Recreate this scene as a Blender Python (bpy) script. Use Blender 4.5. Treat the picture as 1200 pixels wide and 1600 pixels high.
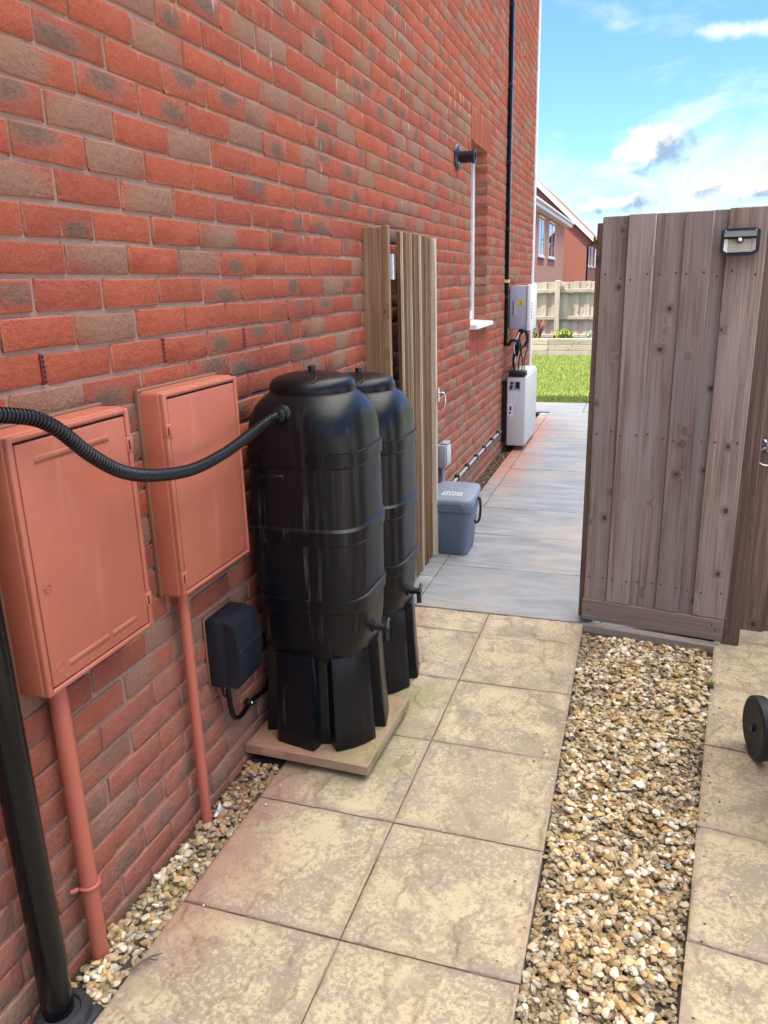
import bpy, bmesh, math, random
import numpy as np
from mathutils import Matrix, Vector
random.seed(7); rng = np.random.default_rng(7)
R = math.radians
S = bpy.context.scene
for o in list(bpy.data.objects): bpy.data.objects.remove(o)
COL = S.collection

# ------------------------------------------------------------------ camera
FPX, YAW, PITCH, ROLL = 1202.1, 0.32109, -0.29028, 0.0275
CAM = np.array([1.1998, 0.0, 1.56])
def rotm():
    cy, sy = math.cos(YAW), math.sin(YAW); cp, sp = math.cos(PITCH), math.sin(PITCH); cr, sr = math.cos(ROLL), math.sin(ROLL)
    Rz = np.array([[cy,-sy,0],[sy,cy,0],[0,0,1]]); Rx = np.array([[1,0,0],[0,cp,-sp],[0,sp,cp]]); Ry = np.array([[cr,0,sr],[0,1,0],[-sr,0,cr]])
    return Rz @ Rx @ Ry
RM = rotm()
cam = bpy.data.cameras.new('camera'); camo = bpy.data.objects.new('camera', cam); COL.objects.link(camo)
right, fwd, up = RM[:,0], RM[:,1], RM[:,2]
M = Matrix([[right[0],up[0],-fwd[0],CAM[0]],[right[1],up[1],-fwd[1],CAM[1]],[right[2],up[2],-fwd[2],CAM[2]],[0,0,0,1]])
camo.matrix_world = M
cam.sensor_fit = 'VERTICAL'; cam.sensor_height = 36; cam.lens = FPX/1600*36
cam.clip_start = 0.05; cam.clip_end = 2000
S.camera = camo
S.render.resolution_x = 768; S.render.resolution_y = 1024
def project(P):
    q = (np.asarray(P, float) - CAM) @ RM
    return 600+FPX*q[...,0]/q[...,1], 800-FPX*q[...,2]/q[...,1], q[...,1]

# ------------------------------------------------------------------ node helper
class NT:
    def __init__(s, tree):
        s.t = tree; s.t.nodes.clear()
    def n(s, typ, ins=None, **props):
        nd = s.t.nodes.new(typ)
        for k, v in props.items(): setattr(nd, k, v)
        for k, v in (ins or {}).items(): s.set(nd.inputs[k], v)
        return nd
    def set(s, inp, v):
        if isinstance(v, bpy.types.NodeSocket): s.t.links.new(v, inp)
        else:
            if inp.type == 'RGBA' and len(v) == 3: v = (*v, 1)
            inp.default_value = v
    def m(s, op, a, b=0.0, c=0.0, clamp=False):
        nd = s.n('ShaderNodeMath', operation=op, use_clamp=clamp)
        for i, v in enumerate((a, b, c)): s.set(nd.inputs[i], v)
        return nd.outputs[0]
    def vm(s, op, a, b=(0,0,0)):
        nd = s.n('ShaderNodeVectorMath', operation=op)
        s.set(nd.inputs[0], a); s.set(nd.inputs[1], b)
        return nd.outputs['Value'] if op in ('LENGTH','DISTANCE','DOT_PRODUCT') else nd.outputs[0]
    def mix(s, f, a, b, bt='MIX'):
        nd = s.n('ShaderNodeMix', data_type='RGBA', blend_type=bt)
        s.set(nd.inputs[0], f); s.set(nd.inputs[6], a); s.set(nd.inputs[7], b)
        return nd.outputs[2]
    def noise(s, vec, scale, detail=3, rough=.55, dist=0.0, out='Fac'):
        nd = s.n('ShaderNodeTexNoise', {'Scale': scale, 'Detail': detail, 'Roughness': rough, 'Distortion': dist})
        if vec is not None: s.set(nd.inputs['Vector'], vec)
        return nd.outputs[out]
    def ss(s, x, a, b):          # smooth step
        nd = s.n('ShaderNodeMapRange', interpolation_type='SMOOTHSTEP')
        s.set(nd.inputs['Value'], x); s.set(nd.inputs['From Min'], a); s.set(nd.inputs['From Max'], b)
        return nd.outputs[0]
    def mp(s, vec, scale=(1,1,1), loc=(0,0,0)):
        return s.vm('ADD', s.vm('MULTIPLY', vec, scale), loc)
    def sep(s, v):
        return s.n('ShaderNodeSeparateXYZ', {0: v}).outputs
    def bump(s, h, strength=.5, dist=.01, normal=None):
        nd = s.n('ShaderNodeBump', {'Strength': strength, 'Distance': dist, 'Height': h})
        if normal is not None: s.set(nd.inputs['Normal'], normal)
        return nd.outputs[0]
    def geo(s): return s.n('ShaderNodeNewGeometry').outputs['Position']
    def obj(s): return s.n('ShaderNodeTexCoord').outputs['Object']
    def rnd(s): return s.n('ShaderNodeObjectInfo').outputs['Random']
    def out(s, col, rough=.6, normal=None, metal=0.0, spec=.5, **kw):
        b = s.n('ShaderNodeBsdfPrincipled', {'Base Color': col, 'Roughness': rough, 'Metallic': metal, 'Specular IOR Level': spec})
        for k, v in kw.items(): s.set(b.inputs[k], v)
        if normal is not None: s.set(b.inputs['Normal'], normal)
        o = s.n('ShaderNodeOutputMaterial'); s.t.links.new(b.outputs[0], o.inputs[0])
def new_mat(name):
    m = bpy.data.materials.new(name); m.use_nodes = True
    return m, NT(m.node_tree)

# ------------------------------------------------------------------ sky, sun, exposure
SUN_AZ = R(250)      # compass style: 0 = +y, 90 = +x
SUN_EL = R(60)
sdir = Vector((math.sin(SUN_AZ)*math.cos(SUN_EL), math.cos(SUN_AZ)*math.cos(SUN_EL), math.sin(SUN_EL)))
W = bpy.data.worlds.new('World'); S.world = W; W.use_nodes = True
nt = NT(W.node_tree)
sky = nt.n('ShaderNodeTexSky', sky_type='NISHITA', sun_disc=False, sun_elevation=SUN_EL, sun_rotation=SUN_AZ, air_density=1.0, dust_density=.5, ozone_density=1.6)
d = nt.n('ShaderNodeTexCoord').outputs['Generated']
dx, dy, dz = nt.sep(d)
zc = nt.m('ADD', nt.m('MAXIMUM', dz, 0.0), 0.16)
pl = nt.n('ShaderNodeCombineXYZ', {0: nt.m('DIVIDE', dx, zc), 1: nt.m('DIVIDE', dy, zc), 2: 0.0}).outputs[0]
wisp = nt.noise(nt.mp(pl, (1.0, .55, 1), (7.3, 2.2, 0)), 1.25, 8, .62, 1.1)
low = nt.ss(nt.m('ADD', dz, nt.m('MULTIPLY', nt.noise(nt.mp(pl, (.5, .3, 1), (1, 4, 0)), 1.0, 4, .6), .16)), .30, .10)
high = nt.ss(dz, .30, .75)  # extra cloud cover added above the view for more light below
wm = nt.ss(nt.m('ADD', wisp, nt.m('ADD', nt.m('MULTIPLY', low, .25), nt.m('MULTIPLY', high, .26))), .53, .90)
wm = nt.m('MULTIPLY', wm, .95)
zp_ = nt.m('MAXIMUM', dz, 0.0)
glow = nt.m('MULTIPLY_ADD', zp_, nt.m('MULTIPLY_ADD', zp_, 8.0, 1.5), 1.0)      # clouds brightened steeply overhead, out of view, to light the passage
# heaped cumulus: broken puffs low in the sky all round, lit from the sun's side
pcol = None; pm = None
nn = nt.noise(d, 30, 8, .62, .35); nn = nt.m('SUBTRACT', nn, .5)
for (cx_, cz_), sx_, sz_, lean in (((.004, .135), .040, .024, .5), ((.066, .098), .050, .017, .35), ((.118, .092), .055, .020, .3), ((-.040, .080), .050, .012, .1), ((.085, .238), .050, .008, -.6)):
    u_ = nt.m('DIVIDE', nt.m('SUBTRACT', dx, cx_), sx_); v_ = nt.m('DIVIDE', nt.m('SUBTRACT', dz, cz_), sz_)
    v_ = nt.m('SUBTRACT', v_, nt.m('MULTIPLY', u_, lean*.6))
    dd = nt.m('SQRT', nt.m('ADD', nt.m('MULTIPLY', u_, u_), nt.m('MULTIPLY', v_, v_)))
    dd = nt.m('ADD', dd, nt.m('MULTIPLY', nn, 2.6))
    msk = nt.m('MULTIPLY', nt.ss(dd, 1.1, .35), nt.ss(dy, 0, .2))
    lt = nt.ss(nt.m('ADD', nt.m('SUBTRACT', v_, nt.m('MULTIPLY', u_, .9)), nt.m('MULTIPLY', nn, 3.0)), -.65, .15) if sz_ > .01 else 1.0
    if sz_ < .01: msk = nt.m('MULTIPLY', nt.ss(dd, 1.3, .2), nt.m('MULTIPLY', nt.ss(dy, 0, .2), .6))
    pc = nt.mix(lt, (.62, .92, 1.38), (2.2, 2.2, 2.2))
    pcol = pc if pcol is None else nt.mix(msk, pcol, pc); pm = msk if pm is None else nt.m('MAXIMUM', pm, msk)
skyc = nt.mix(1.0, sky.outputs[0], (.225, .355, .62), 'MULTIPLY')
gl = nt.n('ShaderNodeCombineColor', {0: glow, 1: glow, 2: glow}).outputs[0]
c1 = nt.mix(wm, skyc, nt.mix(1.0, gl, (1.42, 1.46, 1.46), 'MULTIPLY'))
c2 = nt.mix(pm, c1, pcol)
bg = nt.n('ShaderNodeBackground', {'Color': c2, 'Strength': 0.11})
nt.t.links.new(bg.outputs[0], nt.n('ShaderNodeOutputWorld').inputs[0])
sl = bpy.data.lights.new('sun', 'SUN'); sl.energy = 2.8; sl.angle = R(.6); sl.color = (1, .95, .87)
slo = bpy.data.objects.new('sun', sl); COL.objects.link(slo)
slo.rotation_euler = sdir.to_track_quat('Z', 'Y').to_euler()
vs = S.view_settings; vs.view_transform = 'Standard'; vs.look = 'None'; vs.gamma = 1; vs.use_curve_mapping = False
vs.exposure = 2.55
vs.use_white_balance = True; vs.white_balance_temperature = 7150; vs.white_balance_tint = 10
S.render.engine = 'CYCLES'
S.cycles.max_bounces = 6

# ------------------------------------------------------------------ mesh helpers
class MB:
    def __init__(s): s.v = []; s.f = []
    def add(s, vs_, fs): 
        k = len(s.v); s.v += [tuple(v) for v in vs_]; s.f += [tuple(i+k for i in f) for f in fs]; return s
    def box(s, c, size, bev=0.0, seg=1, rot=None):
        bm = bmesh.new(); bmesh.ops.create_cube(bm, size=1)
        for v in bm.verts: v.co = Vector((v.co.x*size[0], v.co.y*size[1], v.co.z*size[2]))
        if bev > 0: bmesh.ops.bevel(bm, geom=bm.edges[:], offset=bev, segments=seg, profile=.5, affect='EDGES')
        if rot is not None: bmesh.ops.rotate(bm, verts=bm.verts, cent=(0,0,0), matrix=rot)
        bm.verts.index_update()
        s.add([v.co+Vector(c) for v in bm.verts], [[v.index for v in f.verts] for f in bm.faces]); bm.free(); return s
    def b2(s, a, b, bev=0.0, seg=1):
        return s.box([(a[i]+b[i])/2 for i in range(3)], [abs(b[i]-a[i]) for i in range(3)], bev, seg)
    def loft(s, rings, cap0=True, cap1=True):
        n = len(rings[0]); k = len(s.v)
        for r in rings: s.v += [tuple(p) for p in r]
        for i in range(len(rings)-1):
            for j in range(n):
                a = k+i*n+j; b = k+i*n+(j+1) % n
                s.f.append((a, b, b+n, a+n))
        if cap0: s.f.append(tuple(k+j for j in reversed(range(n))))
        if cap1: s.f.append(tuple(k+(len(rings)-1)*n+j for j in range(n)))
        return s
    def tube(s, pts, r, n=12, caps=True):
        pts = [Vector(p) for p in pts]; rr = r if hasattr(r, '__len__') else [r]*len(pts)
        T = []
        for i in range(len(pts)):
            t = pts[min(i+1, len(pts)-1)]-pts[max(i-1, 0)]; T.append(t.normalized())
        u = T[0].orthogonal().normalized(); rings = []
        for i, p in enumerate(pts):
            u = (u - T[i]*u.dot(T[i])).normalized(); w = T[i].cross(u)
            rings.append([p+u*(rr[i]*math.cos(a*2*math.pi/n))+w*(rr[i]*math.sin(a*2*math.pi/n)) for a in range(n)])
        return s.loft(rings, caps, caps)
    def lathe(s, prof, o=(0,0,0), axis='z', n=24):
        rings = []
        for r, h in prof:
            ring = []
            for j in range(n):
                a = 2*math.pi*j/n; x, y = max(r, 1e-4)*math.cos(a), max(r, 1e-4)*math.sin(a)
                p = {'z': (x, y, h), 'x': (h, x, y), 'y': (y, h, x)}[axis]
                ring.append((p[0]+o[0], p[1]+o[1], p[2]+o[2]))
            rings.append(ring)
        return s.loft(rings)
    def prism(s, poly, axis, a, b):
        # poly in the two other axes, in cyclic order (y,z for x; z,x for y; x,y for z)
        def P(q, h): return {'x': (h, q[0], q[1]), 'y': (q[1], h, q[0]), 'z': (q[0], q[1], h)}[axis]
        return s.loft([[P(q, a) for q in poly], [P(q, b) for q in poly]])
    def build(s, name, mat, parent=None, loc=(0,0,0), rot=(0,0,0), smooth=None, uv=None):
        me = bpy.data.meshes.new(name); me.from_pydata(s.v, [], s.f)
        return link(name, me, mat, parent, loc, rot, smooth)
def link(name, me, mat, parent=None, loc=(0,0,0), rot=(0,0,0), smooth=None):
    if mat is not None and not me.materials: me.materials.append(mat)
    if smooth is not None:
        me.polygons.foreach_set('use_smooth', [True]*len(me.polygons))
        if smooth < 180: me.set_sharp_from_angle(angle=R(smooth))
    o = bpy.data.objects.new(name, me); COL.objects.link(o); o.parent = parent; o.location = loc; o.rotation_euler = rot
    return o
def fixn(o):
    bm = bmesh.new(); bm.from_mesh(o.data); bmesh.ops.recalc_face_normals(bm, faces=bm.faces); bm.to_mesh(o.data); bm.free(); return o
def empty(name, loc=(0,0,0), rz=0.0):
    o = bpy.data.objects.new(name, None); COL.objects.link(o); o.location = loc; o.rotation_euler = (0,0,rz); o.empty_display_size = .1; return o
def tag(o, label=None, cat=None, group=None, kind=None):
    if label: o['label'] = label
    if cat: o['category'] = cat
    if group: o['group'] = group
    if kind: o['kind'] = kind
    return o
def spline(pts, n):
    pts = [Vector(p) for p in pts]; P = [pts[0]*2-pts[1]]+pts+[pts[-1]*2-pts[-2]]; out = []
    for i in range(1, len(P)-2):
        for k in range(n):
            t = k/n; a, b, c, e = P[i-1], P[i], P[i+1], P[i+2]
            out.append(.5*((2*b)+(c-a)*t+(2*a-5*b+4*c-e)*t*t+(3*b-a-3*c+e)*t**3))
    out.append(pts[-1]); return out

# ------------------------------------------------------------------ materials
def brick_mat(name, attr, far=False):
    m, t = new_mat(name)
    pos = t.geo(); uv = t.n('ShaderNodeTexCoord').outputs['UV']
    seed = t.n('ShaderNodeAttribute', attribute_name='seed').outputs['Color'] if attr else t.n('ShaderNodeObjectInfo').outputs['Color']
    r, g, b = t.sep(seed); u, v, _ = t.sep(uv)
    n1 = t.noise(pos, 22, 4, .6); n2 = t.noise(pos, 260, 3, .6); n3 = t.noise(pos, 60, 4, .65)
    red = t.mix(n1, (.280, .058, .031), (.425, .110, .058))
    red = t.mix(t.ss(b, .3, 1.0), red, t.mix(1.0, red, (.84, .84, .95), 'MULTIPLY'))
    red = t.mix(t.m('MULTIPLY', t.ss(n2, .45, .75), .32), red, (.50, .155, .080)); red = t.mix(t.m('MULTIPLY', t.ss(t.noise(pos, 120, 4, .7), .55, .72), .45), red, (.22, .055, .035))
    cx = t.m('MULTIPLY_ADD', g, .6, .2); cy = t.m('MULTIPLY_ADD', b, .6, .2)
    du = t.m('DIVIDE', t.m('SUBTRACT', u, cx), t.m('MULTIPLY_ADD', g, .18, .2)); dv = t.m('DIVIDE', t.m('SUBTRACT', v, cy), .42)
    dd = t.m('SQRT', t.m('ADD', t.m('MULTIPLY', du, du), t.m('MULTIPLY', dv, dv)))
    dd = t.m('ADD', dd, t.m('MULTIPLY', t.m('SUBTRACT', n3, .5), 1.3))
    patch = t.m('MULTIPLY', t.ss(dd, 1.25, .35), t.m('MULTIPLY', t.ss(r, .43, .47), t.m('SUBTRACT', 1.0, t.ss(r, .74, .76))))
    halo = t.m('MULTIPLY', t.ss(dd, 1.9, .8), t.m('MULTIPLY', t.ss(r, .50, .54), .5))
    col = t.mix(halo, red, (.27, .125, .085))
    dark = t.mix(n3, (.075, .047, .035), (.22, .143, .100))
    col = t.mix(t.m('MULTIPLY', patch, .88), col, dark)
    brown = t.mix(t.m('ADD', t.m('MULTIPLY', n3, .6), t.m('MULTIPLY', n2, .4)), (.15, .076, .048), (.36, .200, .132))
    bm_ = t.m('MULTIPLY', t.ss(r, .74, .78), t.m('MULTIPLY', t.ss(dd, 2.9, 1.2), .92))
    col = t.mix(bm_, col, brown)
    # dark pits in the burnt bricks
    vor = t.n('ShaderNodeTexVoronoi', {'Vector': pos, 'Scale': 75.0}).outputs['Distance']
    pit = t.m('MULTIPLY', t.ss(vor, .16, .07), t.m('MULTIPLY', t.ss(r, .5, .85), .75))
    col = t.mix(pit, col, (.05, .042, .038))
    # mortar smear round the arrises
    eu = t.m('MINIMUM', u, t.m('SUBTRACT', 1.0, u)); ev = t.m('MINIMUM', v, t.m('SUBTRACT', 1.0, v))
    e = t.m('MINIMUM', t.m('MULTIPLY', eu, 3.3), ev)
    edge = t.ss(t.m('ADD', e, t.m('MULTIPLY', t.m('SUBTRACT', n3, .5), .14)), .085, .0)
    col = t.mix(t.m('MULTIPLY', edge, .45), col, (.42, .205, .14))
    # lime bloom running down from some joints
    px, py, pz = t.sep(pos)
    streak = t.noise(t.n('ShaderNodeCombineXYZ', {0: t.m('MULTIPLY', py, 34), 1: t.m('MULTIPLY', pz, 3.2), 2: 0.0}).outputs[0], 1.0, 3, .6)
    area = t.noise(pos, 1.6, 2, .5)
    run = t.m('ADD', t.m('MULTIPLY', v, .14), t.m('MULTIPLY', t.ss(pz, 1.6, 2.6), .07))
    bloom = t.ss(t.m('ADD', t.m('ADD', streak, t.m('MULTIPLY', t.m('SUBTRACT', area, .5), .25)), run), .735, .93)
    bloom = t.m('MULTIPLY', bloom, t.ss(pz, 1.3, 1.9))
    col = t.mix(t.m('MULTIPLY', bloom, .6), col, (.60, .46, .41))
    dz_ = t.m('MULTIPLY', t.ss(t.m('ADD', pz, t.m('MULTIPLY', t.m('SUBTRACT', area, .5), .8)), 1.0, .25), t.m('MULTIPLY_ADD', n1, .5, .08))
    col = t.mix(dz_, col, (.36, .205, .145))
    h = t.m('ADD', t.m('MULTIPLY', n2, .45), t.m('ADD', t.m('MULTIPLY', n3, 1.3), t.m('MULTIPLY', vor, .15)))
    t.out(col, .92, t.bump(h, 1.0, .0055), spec=.2)
    return m
MAT_BRICK_O = brick_mat('brick_single', False); MAT_BRICK_A = brick_mat('brick_course', True)

def mortar():
    m, t = new_mat('mortar'); pos = t.geo()
    n = t.noise(pos, 35, 4, .6); n2 = t.noise(pos, 300, 3, .6)
    c = t.mix(n, (.25, .155, .117), (.42, .285, .220))
    pz = t.sep(pos)[2]
    lime = t.m('MULTIPLY', t.ss(t.noise(pos, 9, 4, .65), .56, .72), t.ss(pz, 1.5, 2.3))
    c = t.mix(t.m('MULTIPLY', lime, .5), c, (.50, .36, .30))
    t.out(c, .95, t.bump(t.m('ADD', n, t.m('MULTIPLY', n2, .6)), .8, .004), spec=.15); return m
MAT_MORTAR = mortar()

def wood(name, ca, cb, knot=(.07,.045,.035), grey=0.0, greyc=(.24,.21,.20), scale=1.0, axis=2, rough=.75):
    m, t = new_mat(name)
    p = t.obj(); off = t.m('MULTIPLY', t.rnd(), 37.0)
    p = t.vm('ADD', p, t.n('ShaderNodeCombineXYZ', {0: off, 1: off, 2: off}).outputs[0])
    if axis == 0: x, y, z = t.sep(p); p = t.n('ShaderNodeCombineXYZ', {0: z, 1: y, 2: x}).outputs[0]
    # knots: distorted cells, grain bends round them
    kv = t.mp(p, (13*scale, 13*scale, 11*scale))
    vo = t.n('ShaderNodeTexVoronoi', {'Vector': kv, 'Scale': 1.0, 'Randomness': 1.0})
    kd = t.m('ADD', t.m('ADD', vo.outputs['Distance'], t.m('MULTIPLY', t.ss(t.sep(vo.outputs['Color'])[0], .30, .22), -0.0)), t.m('MULTIPLY', t.m('SUBTRACT', t.noise(p, 40, 2), .5), .10)); kd = t.m('ADD', kd, t.ss(t.sep(vo.outputs['Color'])[0], .34, .39))
    near = t.ss(kd, .42, .08)
    warp = t.m('MULTIPLY', near, .022)
    gx, gy, gz = t.sep(p)
    gp = t.n('ShaderNodeCombineXYZ', {0: t.m('MULTIPLY', t.m('ADD', gx, warp), 70), 1: t.m('MULTIPLY', t.m('ADD', gy, warp), 70), 2: t.m('MULTIPLY', gz, 1.6)}).outputs[0]
    g1 = t.noise(gp, 1.0, 5, .62, .35)
    gp2 = t.mp(gp, (3.4, 3.4, 1.6)); g2 = t.noise(gp2, 1.0, 3, .6)
    big = t.noise(t.mp(p, (7, 7, .9)), 1.0, 3, .5)
    c = t.mix(t.ss(g1, .32, .68), ca, cb)
    c = t.mix(t.m('MULTIPLY', t.ss(g2, .46, .66), .7), c, tuple(v*.55 for v in ca))
    c = t.mix(t.ss(big, .35, .7), c, t.mix(1.0, c, (.78, .74, .72), 'MULTIPLY'))
    if grey > 0: c = t.mix(t.m('MULTIPLY', t.ss(t.noise(t.mp(p, (9, 9, 1.2), (5, 2, 1)), 1.0, 4, .6), .3, .65), grey), c, greyc)
    tint = t.m('MULTIPLY_ADD', t.m('FRACT', t.m('MULTIPLY', t.rnd(), 17.3)), .30, .83)
    c = t.mix(1.0, c, t.n('ShaderNodeCombineColor', {0: tint, 1: tint, 2: tint}).outputs[0], 'MULTIPLY')
    kk = t.ss(kd, .135, .085); halo = t.m('MULTIPLY', t.ss(kd, .36, .11), .40)
    c = t.mix(halo, c, tuple(v*1.5 for v in knot)); c = t.mix(t.m('MULTIPLY', kk, .85), c, knot)
    h = t.m('ADD', t.m('MULTIPLY', g1, .8), t.m('ADD', t.m('MULTIPLY', g2, .5), t.m('MULTIPLY', kk, -.4)))
    t.out(c, rough, t.bump(h, .55, .002), spec=.25); return m
MAT_WOOD_GREY = wood('weathered_boards', (.175, .120, .094), (.355, .268, .220), knot=(.045, .030, .027), grey=.66, greyc=(.315, .278, .252))
MAT_WOOD_GREYH = wood('weathered_rail', (.20, .138, .105), (.31, .23, .185), knot=(.065, .045, .040), grey=.4, greyc=(.225, .19, .175), axis=0)
MAT_WOOD_DARK = wood('brown_boards', (.140, .086, .062), (.245, .162, .120), knot=(.04, .024, .02), grey=.2, greyc=(.17, .135, .12))
MAT_WOOD_TAN = wood('tan_post', (.24, .135, .064), (.38, .235, .125), knot=(.10, .055, .03), grey=.15, greyc=(.3, .25, .19), scale=.8)
MAT_WOOD_TAN2 = wood('tan_boards', (.125, .062, .028), (.235, .128, .060), knot=(.05, .026, .014))
MAT_WOOD_PALE = wood('batten_and_lit_edge', (.58, .45, .31), (.70, .58, .44), knot=(.3, .2, .12))
MAT_FENCE = wood('fence_boards', (.35, .29, .24), (.48, .42, .36), grey=.4, greyc=(.44, .41, .38))
MAT_SLEEPER = wood('sleeper', (.40, .35, .275), (.52, .465, .38), grey=.3, greyc=(.46, .43, .38), axis=0)

def plastic(name, c, rough=.4, var=.12, bump=.1, bscale=400, dust=None, dustc=(.2,.2,.2), spec=.5):
    m, t = new_mat(name); p = t.obj()
    n = t.noise(p, 7, 4, .6)
    col = t.mix(n, tuple(v*(1-var) for v in c), tuple(min(1, v*(1+var)) for v in c))
    rr = t.m('MULTIPLY_ADD', t.noise(p, 13, 4, .65), .25, rough-.12)
    if dust: 
        dm = t.m('MULTIPLY', t.ss(t.noise(t.mp(p, (22, 22, 3)), 1.0, 5, .65), .54, .78), dust)
        col = t.mix(dm, col, dustc); rr = t.m('ADD', rr, t.m('MULTIPLY', dm, .3))
    t.out(col, rr, t.bump(t.noise(p, bscale, 2, .5), bump, .001), spec=spec); return m
MAT_TERRA = plastic('terracotta_plastic', (.43, .120, .070), .55, .16, .2, 300, dust=.45, dustc=(.53, .22, .155))
MAT_TERRA_PIPE = plastic('terracotta_pipe', (.46, .122, .076), .42, .10, .05, 200)
MAT_BLACK = plastic('black_plastic', (.006, .0063, .0075), .36, .2, .12, 350, dust=.10, dustc=(.12, .115, .11))
MAT_BLACKPIPE = plastic('black_pipe', (.004, .0042, .005), .22, .1, .03, 200, dust=.04, dustc=(.2, .2, .2), spec=.3)
MAT_HOSE = plastic('hose_plastic', (.006, .0065, .0075), .32, .1, .05, 200)
MAT_NAVY = plastic('charcoal_plastic', (.008, .0115, .018), .42, .15, .25, 500, dust=.08, dustc=(.1, .11, .12))
MAT_BIN = plastic('grey_caddy', (.118, .150, .195), .48, .06, .12, 500)
MAT_BINLID = plastic('grey_caddy_lid', (.175, .215, .270), .44, .06, .12, 500)
MAT_GREYBOX = plastic('grey_box', (.30, .32, .33), .45, .06)
MAT_WHITE = plastic('white_plastic', (.74, .74, .72), .35, .04, .03)
MAT_OFFWHITE = plastic('battery_casing', (.50, .49, .47), .45, .03, .05)
MAT_LILAC = plastic('inverter_side', (.36, .36, .42), .4, .03, .03)
MAT_YELLOW = plastic('yellow_sticker', (.75, .50, .02), .5, .05)
MAT_RUBBER = plastic('rubber', (.018, .019, .022), .62, .2, .3, 300, dust=.3, dustc=(.12, .11, .10))
MAT_REDV = plastic('red_vent', (.22, .016, .018), .5, .1)
MAT_HOLE = plastic('dark_hole', (.008, .006, .006), .9, .1)
MAT_SILIC = plastic('brown_sealant', (.20, .092, .050), .6, .25, .4, 120)
MAT_LETTER = plastic('white_print', (.78, .8, .82), .5, .03)
MAT_PAPER = plastic('label_paper', (.60, .58, .66), .6, .03)
def metal(name, c, rough):
    m, t = new_mat(name); t.out(c, rough, None, 1.0); return m
MAT_ZINC = metal('galvanised', (.62, .65, .68), .35)
MAT_CHROME = metal('bright_metal', (.72, .75, .78), .18)
MAT_NAIL = metal('nail_metal', (.10, .08, .075), .6)
def glass_mat():
    m, t = new_mat('window_glass'); t.out((.02, .025, .03), .04, None, 0.0, .8); return m
MAT_GLASS = glass_mat()
def led_mat():
    m, t = new_mat('led_panel'); x, y, z = t.sep(t.obj())
    s = t.ss(t.m('SINE', t.m('MULTIPLY', z, 2*math.pi/.0052)), -.3, .3)
    t.out(t.mix(s, (.42, .40, .30), (.66, .64, .50)), .35); return m
MAT_LED = led_mat()

def slab_mat():
    m, t = new_mat('riven_concrete'); pos = t.geo(); rn = t.rnd()
    off = t.m('MULTIPLY', rn, 61.0)
    p = t.vm('ADD', t.obj(), t.n('ShaderNodeCombineXYZ', {0: off, 1: t.m('MULTIPLY', off, 1.7), 2: 0.0}).outputs[0])
    n = t.noise(p, 9, 4, .6); line = t.n('ShaderNodeAttribute', attribute_name='ledge').outputs['Fac']
    f1 = t.noise(p, 85, 6, .80); f2 = t.noise(p, 5.5, 4, .6, .5); f3 = t.noise(p, 240, 3, .6)
    fleck = t.ss(t.m('ADD', f1, t.m('MULTIPLY', t.m('SUBTRACT', f2, .5), .55)), .45, .54)
    mauve = t.mix(f3, (.245, .190, .140), (.375, .300, .225)); buff = t.mix(t.noise(p, 20, 3), (.44, .352, .215), (.54, .45, .30))
    col = t.mix(fleck, mauve, buff)
    col = t.mix(t.m('MULTIPLY', t.m('FRACT', t.m('MULTIPLY', rn, 7.7)), .28), col, (.37, .29, .215))
    col = t.mix(t.m('MULTIPLY', t.m('MULTIPLY', line, t.ss(f1, .20, .55)), .48), col, (.20, .15, .112))
    spot = t.ss(t.n('ShaderNodeTexVoronoi', {'Vector': p, 'Scale': 13.0}).outputs['Distance'], .05, .03)
    col = t.mix(t.m('MULTIPLY', spot, .5), col, (.12, .09, .075))
    # grime along the edges of each flag
    ox, oy, _ = t.sep(t.obj())
    ed = t.m('MAXIMUM', t.m('ABSOLUTE', ox), t.m('ABSOLUTE', oy))
    col = t.mix(t.m('MULTIPLY', t.ss(t.m('ADD', ed, t.m('MULTIPLY', t.m('SUBTRACT', f2, .5), .06)), .195, .224), .45), col, (.26, .185, .14))
    # brick dust washed off the wall, and algae round the plinth
    px, py, pz = t.sep(pos); wob = t.noise(pos, 5, 4, .6)
    dust = t.ss(t.m('ADD', px, t.m('MULTIPLY', t.m('SUBTRACT', wob, .5), .42)), .36, .10)
    dust = t.m('MULTIPLY', dust, t.m('MULTIPLY', t.ss(py, 1.05, 1.45), t.ss(f1, .25, .6)))
    col = t.mix(t.m('MULTIPLY', dust, .75), col, (.30, .115, .085))
    dpl = t.m('MAXIMUM', t.m('ABSOLUTE', t.m('SUBTRACT', px, .22)), t.m('MULTIPLY', t.m('ABSOLUTE', t.m('SUBTRACT', py, 2.36)), .82))
    alg = t.ss(t.m('ADD', dpl, t.m('MULTIPLY', t.m('SUBTRACT', wob, .5), .32)), .36, .20)
    col = t.mix(t.m('MULTIPLY', alg, .62), col, (.165, .150, .055))
    pln = t.m('MULTIPLY', t.ss(pz, .018, .03), t.ss(wob, .25, .6))
    col = t.mix(t.m('MULTIPLY', pln, t.m('MULTIPLY_ADD', t.ss(px, .50, .15), .55, .25)), col, (.36, .175, .115))
    h = t.m('ADD', 0.0, t.m('ADD', t.m('MULTIPLY', f1, .30), t.m('ADD', t.m('MULTIPLY', n, .25), t.m('MULTIPLY', f3, .10))))
    t.out(col, .82, t.bump(h, .7, .008), spec=.3); return m
MAT_SLAB = slab_mat()

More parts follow.
